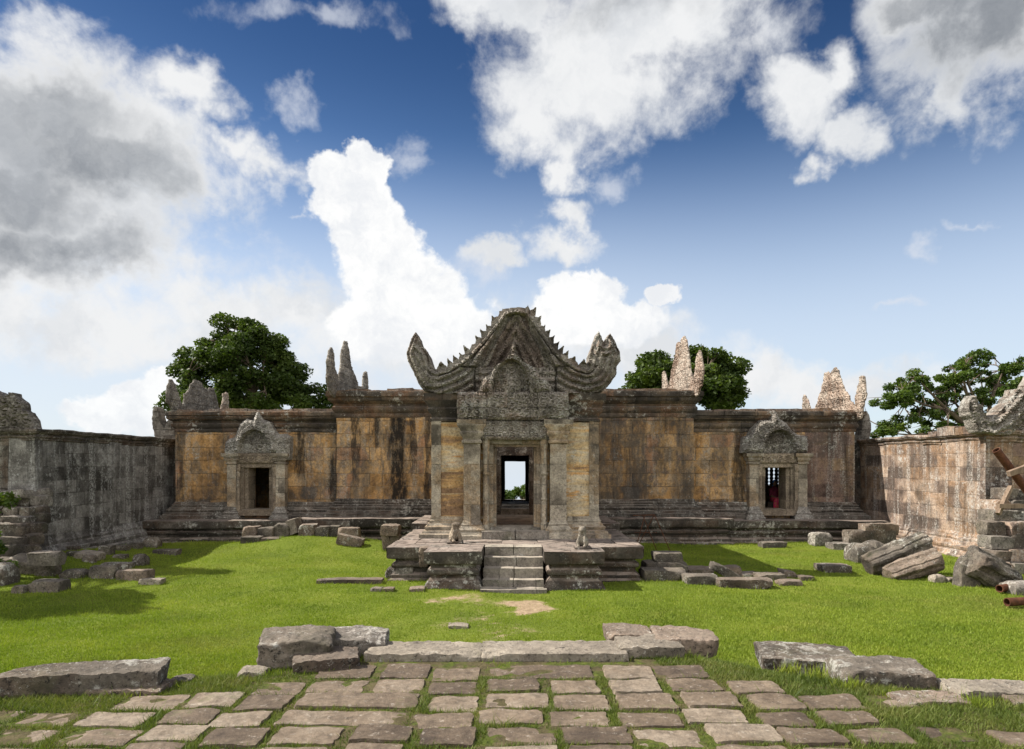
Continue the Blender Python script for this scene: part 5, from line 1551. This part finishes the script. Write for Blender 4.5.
# ------------------------------------------------------------------ trees
def leaf_cloud(rs, centers, radii, counts, size, flat):
    """many small folded leaves filling each clump; returns arrays"""
    Vs = []; As = []
    for c, r, n in zip(centers, radii, counts):
        d = rs.normal(size=(n, 3)); d /= np.linalg.norm(d, axis=1)[:, None]
        rad = r * rs.uniform(.15, 1, n) ** .55
        p = d * rad[:, None] * np.array([1, 1, flat]) + np.array(c)
        ax = rs.normal(size=(n, 3)); ax[:, 2] *= .55; ax /= np.linalg.norm(ax, axis=1)[:, None]
        up = rs.normal(size=(n, 3)) + np.array([0, 0, 1.1])
        side = np.cross(ax, up); side /= np.linalg.norm(side, axis=1)[:, None] + 1e-9
        nrm = np.cross(side, ax)
        L = size * rs.uniform(.6, 1.25, n)[:, None]; W = L * .34
        q = np.stack([p - ax * L * .5, p + side * W + nrm * L * .06, p + ax * L * .5 - nrm * L * .12, p - side * W + nrm * L * .06], 1)
        Vs.append(q.reshape(-1, 3))
        As.append(np.repeat(np.clip(rs.normal(.5, .2, n) + rs.uniform(-.15, .15), 0, 1), 4))
    V = np.concatenate(Vs); A = np.concatenate(As)
    Fc = np.arange(len(V)).reshape(-1, 4)
    return V, Fc, A


def make_tree(label, base, trunk_r, fork_z, centers, radii, per, size, flat, leaf, seed, twig=.03, lean=(0, 0)):
    rs = np.random.RandomState(seed); rnd = random.Random(seed)
    root = empty('broadleaf_tree', base, label, 'tree', 'trees behind the temple')
    bx, by, bz = base
    b = MB()
    fork = Vector((bx + lean[0], by + lean[1], fork_z))
    b.tube([Vector(base) - Vector((0, 0, .4)), Vector(base).lerp(fork, .15), Vector(base).lerp(fork, .6), fork], [trunk_r * 1.5, trunk_r * 1.05, trunk_r * .9, trunk_r * .8], 10)
    b.build('trunk', M['bark'], root)
    # limbs: a few main ones, the clumps hang on the nearest
    k = max(3, len(centers) // 9)
    mains = [Vector(centers[i]) for i in rnd.sample(range(len(centers)), k)]
    b = MB()
    nodes = []
    for m_ in mains:
        mid = fork.lerp(m_, .5) + Vector((rnd.uniform(-.5, .5), rnd.uniform(-.5, .5), rnd.uniform(-.1, .5)))
        pts = [fork - Vector((0, 0, .25)), fork.lerp(mid, .5) + Vector((rnd.uniform(-.2, .2), 0, rnd.uniform(-.1, .3))), mid, mid.lerp(m_, .55) + Vector((rnd.uniform(-.2, .2), rnd.uniform(-.2, .2), rnd.uniform(-.2, .1))), m_]
        rr = [trunk_r * .62, trunk_r * .48, trunk_r * .33, trunk_r * .2, trunk_r * .09]
        b.tube(pts, rr, 7)
        nodes += [(p, r) for p, r in zip(pts[1:], rr[1:])]
    for c in centers:
        C_ = Vector(c)
        p, r = min(nodes, key=lambda q: (q[0] - C_).length)
        if (p - C_).length < .2: continue
        mid = p.lerp(C_, .5) + Vector((rnd.uniform(-.25, .25), rnd.uniform(-.25, .25), rnd.uniform(-.1, .25)))
        b.tube([p, mid, C_], [min(r, trunk_r * .22) * .8, twig * 1.3, twig * .5], 5)
        for _ in range(3):
            e = C_ + Vector((rnd.gauss(0, .25), rnd.gauss(0, .25), rnd.gauss(0.1, .15)))
            b.tube([mid, e], [twig, twig * .3], 4)
    b.build('limb', M['bark'], root)
    V, Fc, A = leaf_cloud(rs, centers, radii, [int(per * (r / np.mean(radii)) ** 2) for r in radii], size, flat)
    V = V - np.array(base)
    o = tri_mesh('crown', V, Fc, leaf, {'rnd': A})
    o.parent = root
    return root


def dome(cx, cy, cz, rx, ry, rz, n, rs, inner=.5, zmin=-.35):
    out = []
    while len(out) < n:
        d = rs.normal(size=3); d /= np.linalg.norm(d)
        if d[2] < zmin: continue
        r = rs.uniform(inner, .92)
        out.append((cx + d[0] * rx * r, cy + d[1] * ry * r, cz + d[2] * rz * r))
    return out


rs = np.random.RandomState(3)
YT = 46.0
cs = dome(PX(240, YT), YT, PZ(392, YT), 4.55, 4.0, 5.5, 150, rs, .52, -.3)
cs += dome(PX(300, YT), YT - .5, PZ(402, YT), 2.4, 2, 1.6, 16, rs, .3)
cs += [(PX(165, YT), YT, PZ(408, YT)), (PX(172, YT), YT, PZ(398, YT)), (PX(184, YT), YT, PZ(390, YT)), (PX(180, YT), YT, PZ(372, YT)), (PX(186, YT), YT, PZ(352, YT))]
make_tree('large dome crowned dark green tree standing behind the left wing', (PX(243, YT), YT, -.1), .42, 5.4, cs, [.5 + .5 * rs.rand() for _ in cs], 300, .24, .62, M['leaf'], 5)
rs = np.random.RandomState(8)
cs = dome(PX(655, YT), YT, PZ(392, YT), 2.7, 3, 3.3, 36, rs, .45, -.3)
cs += dome(PX(706, YT), YT - 1, PZ(385, YT), 2.4, 2.5, 3.0, 34, rs, .4, -.6)
cs += [(PX(682 + rs.uniform(-9, 9), YT), YT - 1, PZ(y, YT)) for y in (362, 368, 376, 384, 392, 400)]
cs += dome(PX(722, YT), YT - 1, PZ(400, YT), 1.1, 1.5, 1.8, 10, rs, .2, -.8)
make_tree('spreading dark green tree behind the gable spires of the right wing', (PX(672, YT), YT, -.1), .38, 4.6, cs, [.6 + .45 * rs.rand() for _ in cs], 300, .30, .65, M['leaf'], 9)
rs = np.random.RandomState(21)
YF = 40.0
pts = [(884, 404), (896, 398), (908, 392), (903, 380), (915, 378), (922, 385), (930, 392), (925, 402), (938, 380), (944, 394), (955, 384), (952, 372), (962, 364), (975, 362), (988, 366), (980, 376), (968, 378), (992, 378), (1004, 380), (1000, 390),
       (985, 390), (972, 394), (960, 398), (948, 406), (936, 412), (958, 412), (972, 408), (986, 404), (1000, 402), (1012, 396), (1018, 384), (1026, 378), (1036, 384), (1030, 394), (886, 428), (894, 432), (905, 424), (916, 420), (1040, 398), (1050, 390),
       (975, 420), (990, 416), (962, 424), (1008, 412), (926, 428), (878, 406), (1005, 372), (945, 425)]
cs = [(PX(x + rs.uniform(-7, 7), YF), YF + rs.uniform(-2.2, 2.2), PZ(y + rs.uniform(-6, 6), YF)) for x, y in pts for _ in range(4)]
make_tree('light green airy tree with layered branches behind the right gallery', (PX(975, YF), YF, -.1), .30, 4.0, cs, [.22 + .28 * rs.rand() for _ in cs], 150, .17, .7, M['leaf2'], 22, .025, (.4, 0))

rs = np.random.RandomState(41)
cs = dome(-16.8, 16.0, 7.6, 2.3, 1.5, 1.8, 20, rs, .3, -.7) + dome(-19.9, 20.3, 10.3, 2.2, 1.1, 1.6, 14, rs, .3, -.7)
make_tree('tree outside the frame to the left whose crown shades the left lawn', (-19.4, 16.8, 0), .25, 4.2, cs, [.5 + .4 * rs.rand() for _ in cs], 150, .32, .6, M['leaf'], 43)


def make_bush(x, y, z, w, h, label, seed, n=9, per=170, size=.2, leaf='leaf2', group='bushes seen through the doorways', name='bush'):
    rs = np.random.RandomState(seed); rnd = random.Random(seed)
    root = empty(name, (x, y, z), label, 'bush', group)
    cs = [(x + rs.uniform(-.5, .5) * w, y + rs.uniform(-.5, .5) * w, z + h * rs.uniform(.25, .85)) for _ in range(n)]
    b = MB()
    for c in cs:
        b.tube([(x + rs.uniform(-.05, .05), y, z - .1), (x + (c[0] - x) * .4, y + (c[1] - y) * .4, z + (c[2] - z) * .6), c], [.03, .02, .008], 5)
    b.build('stem', M['bark'], root)
    V, Fc, A = leaf_cloud(rs, cs, [max(w, h) * rs.uniform(.2, .3) for _ in cs], [per] * n, size, .8)
    o = tri_mesh('leaves', V - np.array((x, y, z)), Fc, M[leaf], {'rnd': A})
    o.parent = root


make_bush(-.95, 50, 0, 1.3, 1.45, 'rounded green bush on the left of the view through the central doorway', 31)
make_bush(.62, 51, 0, 1.2, 1.35, 'rounded green bush on the right of the view through the central doorway', 32)
make_bush(-.1, 53, 0, 1.5, .75, 'low green bush between the two rounded ones beyond the central doorway', 33, 7)
make_bush(-13.15, 17.3, 1.3, .7, .9, 'leafy green plant sprouting high in the left rubble heap', 34, 7, 90, .14, group='plants in the left rubble', name='shrub')
make_bush(-12.9, 16.6, .6, .8, .7, 'leafy green plant halfway up the left rubble heap', 35, 7, 90, .14, group='plants in the left rubble', name='shrub')
make_bush(-12.2, 16.2, 0, .8, .55, 'leafy green plant at the foot of the left rubble heap', 36, 7, 90, .12, group='plants in the left rubble', name='shrub')
make_bush(14.9, 17.5, 1.15, .45, .4, 'small green plant rooted in the right ruined stair', 37, 5, 70, .10, group='plants in the right stair', name='shrub')


# ------------------------------------------------------------------ grass
def blades(rs, x, y, z, hgt, wid, lean, rnd=None):
    n = len(x)
    th = rs.uniform(0, 2 * np.pi, n)
    sx, sy = np.cos(th) * wid, np.sin(th) * wid
    lt = rs.uniform(0, 2 * np.pi, n)
    lx, ly = np.cos(lt) * lean * hgt, np.sin(lt) * lean * hgt
    V = np.empty((n, 3, 3))
    V[:, 0] = np.stack([x - sx, y - sy, z - .01], 1)
    V[:, 1] = np.stack([x + sx, y + sy, z - .01], 1)
    V[:, 2] = np.stack([x + lx, y + ly, z + hgt], 1)
    A = np.repeat(np.clip(rs.normal(.5, .22, n), 0, 1) if rnd is None else rnd, 3)
    return V.reshape(-1, 3), np.arange(n * 3).reshape(-1, 3), A


def lawn():
    rs = np.random.RandomState(1)
    n = 620000
    # thinner with distance so that the sward reads the same
    u = rs.rand(n)
    y = 7.6 * (25.2 / 7.6) ** u
    x = rs.uniform(-1, 1, n) * np.minimum(14.6, y * .80 + .4)
    keep = np.ones(n, bool)
    keep &= ~((np.abs(x) < 3.05) & (y > 16.75)) & ~((x > -2.05) & (x < 2.0) & (y > 15.6))
    keep &= ~((np.abs(x) < 13.6) & (y > 24.75)) & ~((np.abs(x) > 13.7) & (y > 18.8)) & ~((np.abs(x) < 7.7) & (y > 24.5))
    w = worn(x, y)
    keep &= rs.rand(n) > np.clip(w * 1.9 - .12, 0, .985)
    x, y, w = x[keep], y[keep], w[keep]
    z = gz(x, y)
    clump = .5 + .5 * np.sin(x * 2.1 + 1.7 * np.sin(y * 1.3)) * np.sin(y * 1.9 + 1.1 * np.sin(x * 1.7))
    h = rs.uniform(.018, .042, len(x)) * (1 - .5 * w) * (.75 + .5 * clump)
    edge = ((np.abs(x) > 12.6) | (y > 23.6) | ((np.abs(x) < 3.5) & (y > 16.2)) & (np.abs(x) > 3.0)) & (rs.rand(len(x)) < .35)
    h = np.where(edge, h * 2.3, h)
    V, Fc, A = blades(rs, x, y, z, h, rs.uniform(.006, .012, len(x)), rs.uniform(.1, .9, len(x)))
    o = tri_mesh('lawn_grass', V, Fc, M['grass'], {'rnd': A})
    tag(o, 'short bright green grass of the courtyard lawn', 'grass', kind='stuff')


def path_weeds():
    rs = np.random.RandomState(2)
    n = 520000
    y = 3.2 + 4.6 * rs.rand(n) ** 1.15
    x = rs.uniform(-1, 1, n) * (y * .80 + .3)
    inside = np.zeros(n, bool)
    for cx, cy, hw, hd in PAVERS:
        inside |= (np.abs(x - cx) < hw * .94) & (np.abs(y - cy) < hd * .91)
    e = edge_y(x)
    dens = .5 + .5 * np.sin(x * 3.3 + 2 * np.sin(y * 2.7)) * np.sin(y * 4.1 + 1.4 * np.sin(x * 2.9)) + .35 * np.sin(x * 9.1) * np.sin(y * 8.3)
    far_out = np.clip(np.abs(x + .1) - 1.4, 0, 3)
    keep = ~inside & (dens + .30 * far_out + .9 * (y > e - .25) > rs.rand(n) * 1.1 - .18)
    keep &= ~((np.abs(x + .1) < 1.3) & (y > 5.35) & (y < 5.85))
    x, y, far_out, dens = x[keep], y[keep], far_out[keep], dens[keep]
    z = gz(x, y)
    h = rs.uniform(.010, .034, len(x)) * (.7 + .6 * np.clip(dens, 0, 1)) * (1 + .12 * far_out)
    tall = (rs.rand(len(x)) < .05) & (np.sin(x * 5.3 + 1) * np.sin(y * 6.1) > .1)
    h = np.where(tall, h * 2.3, h)
    V, Fc, A = blades(rs, x, y, z, h, rs.uniform(.0022, .0050, len(x)), rs.uniform(.3, 1.5, len(x)))
    o = tri_mesh('path_grass', V, Fc, M['weed'], {'rnd': A})
    tag(o, 'short grass and small weeds filling the joints of the paving', 'grass', kind='stuff')


def tuft(px, py, label, seed, n=70, hmax=.15, z0=1.2):
    rs = np.random.RandomState(seed)
    X, Y, Z = ground_hit(px, py, z0)
    Z = min(Z, float(gz(X, Y)) + .03)
    x = rs.normal(0, .05, n); y = rs.normal(0, .035, n)
    V, Fc, A = blades(rs, x, y, np.zeros(n), rs.uniform(.4, 1, n) * hmax, rs.uniform(.003, .006, n), rs.uniform(.1, .8, n))
    o = tri_mesh('grass_tuft', V, Fc, M['grass'], {'rnd': A})
    o.location = (X, Y, Z)
    tag(o, label, 'grass tuft', 'tufts among the causeway blocks')


def foot_grass():
    rs = np.random.RandomState(5)
    xs, ys = [], []
    for X, Y, w, d, rz in FOOT:
        n = int(110 * (w + d)) + 20
        t = rs.uniform(0, 1, n); side = rs.randint(0, 4, n)
        u = np.where(side < 2, (t - .5) * w * 1.06, np.where(side == 2, -.5, .5) * w + rs.normal(0, .03, n))
        v = np.where(side < 2, np.where(side == 0, -.5, .5) * d + rs.normal(0, .03, n) - .02, (t - .5) * d * 1.06)
        xs.append(X + u * math.cos(rz) - v * math.sin(rz)); ys.append(Y + u * math.sin(rz) + v * math.cos(rz))
    x = np.concatenate(xs); y = np.concatenate(ys)
    k = rs.rand(len(x)) < (.45 + .5 * np.sin(x * 7.0) * np.sin(y * 6.0 + 1))
    x, y = x[k], y[k]
    h = rs.uniform(.025, .075, len(x)) * np.where(y < 7, .8, 1.5)
    V, Fc, A = blades(rs, x, y, gz(x, y), h, np.where(y < 7, .0035, .008) * rs.uniform(.7, 1.2, len(x)), rs.uniform(.2, .9, len(x)))
    o = tri_mesh('grass_fringe', V, Fc, M['grass'], {'rnd': A})
    tag(o, 'longer grass growing round the feet of the loose stones', 'grass', kind='stuff')


lawn()
path_weeds()
foot_grass()
tuft(120, 684, 'grass tuft in front of the long dark beam like block', 1, 80, .12)
tuft(133, 682, 'grass tuft at the right part of the long dark beam like block', 2, 70, .10)
tuft(690, 660, 'grass tuft below the larger brown block at the right corner', 3, 70, .09)
tuft(788, 672, 'grass tuft in front of the broad rough sunken slab', 4, 80, .11)
tuft(816, 678, 'grass tuft between the broad slab and the heavy grey block', 5, 90, .13)
tuft(850, 690, 'grass tuft at the left foot of the heavy grey block', 6, 90, .13)
tuft(890, 698, 'grass tuft under the right shoulder of the heavy grey block', 7, 60, .07)
tuft(975, 708, 'grass tuft before the thin pale slab at the right edge', 8, 110, .13)
tuft(266, 678, 'grass tuft at the foot of the tall dark pitted block', 9, 70, .09)
tuft(500, 668, 'weedy tuft in the first joint behind the right long kerb slab', 10, 120, .05)
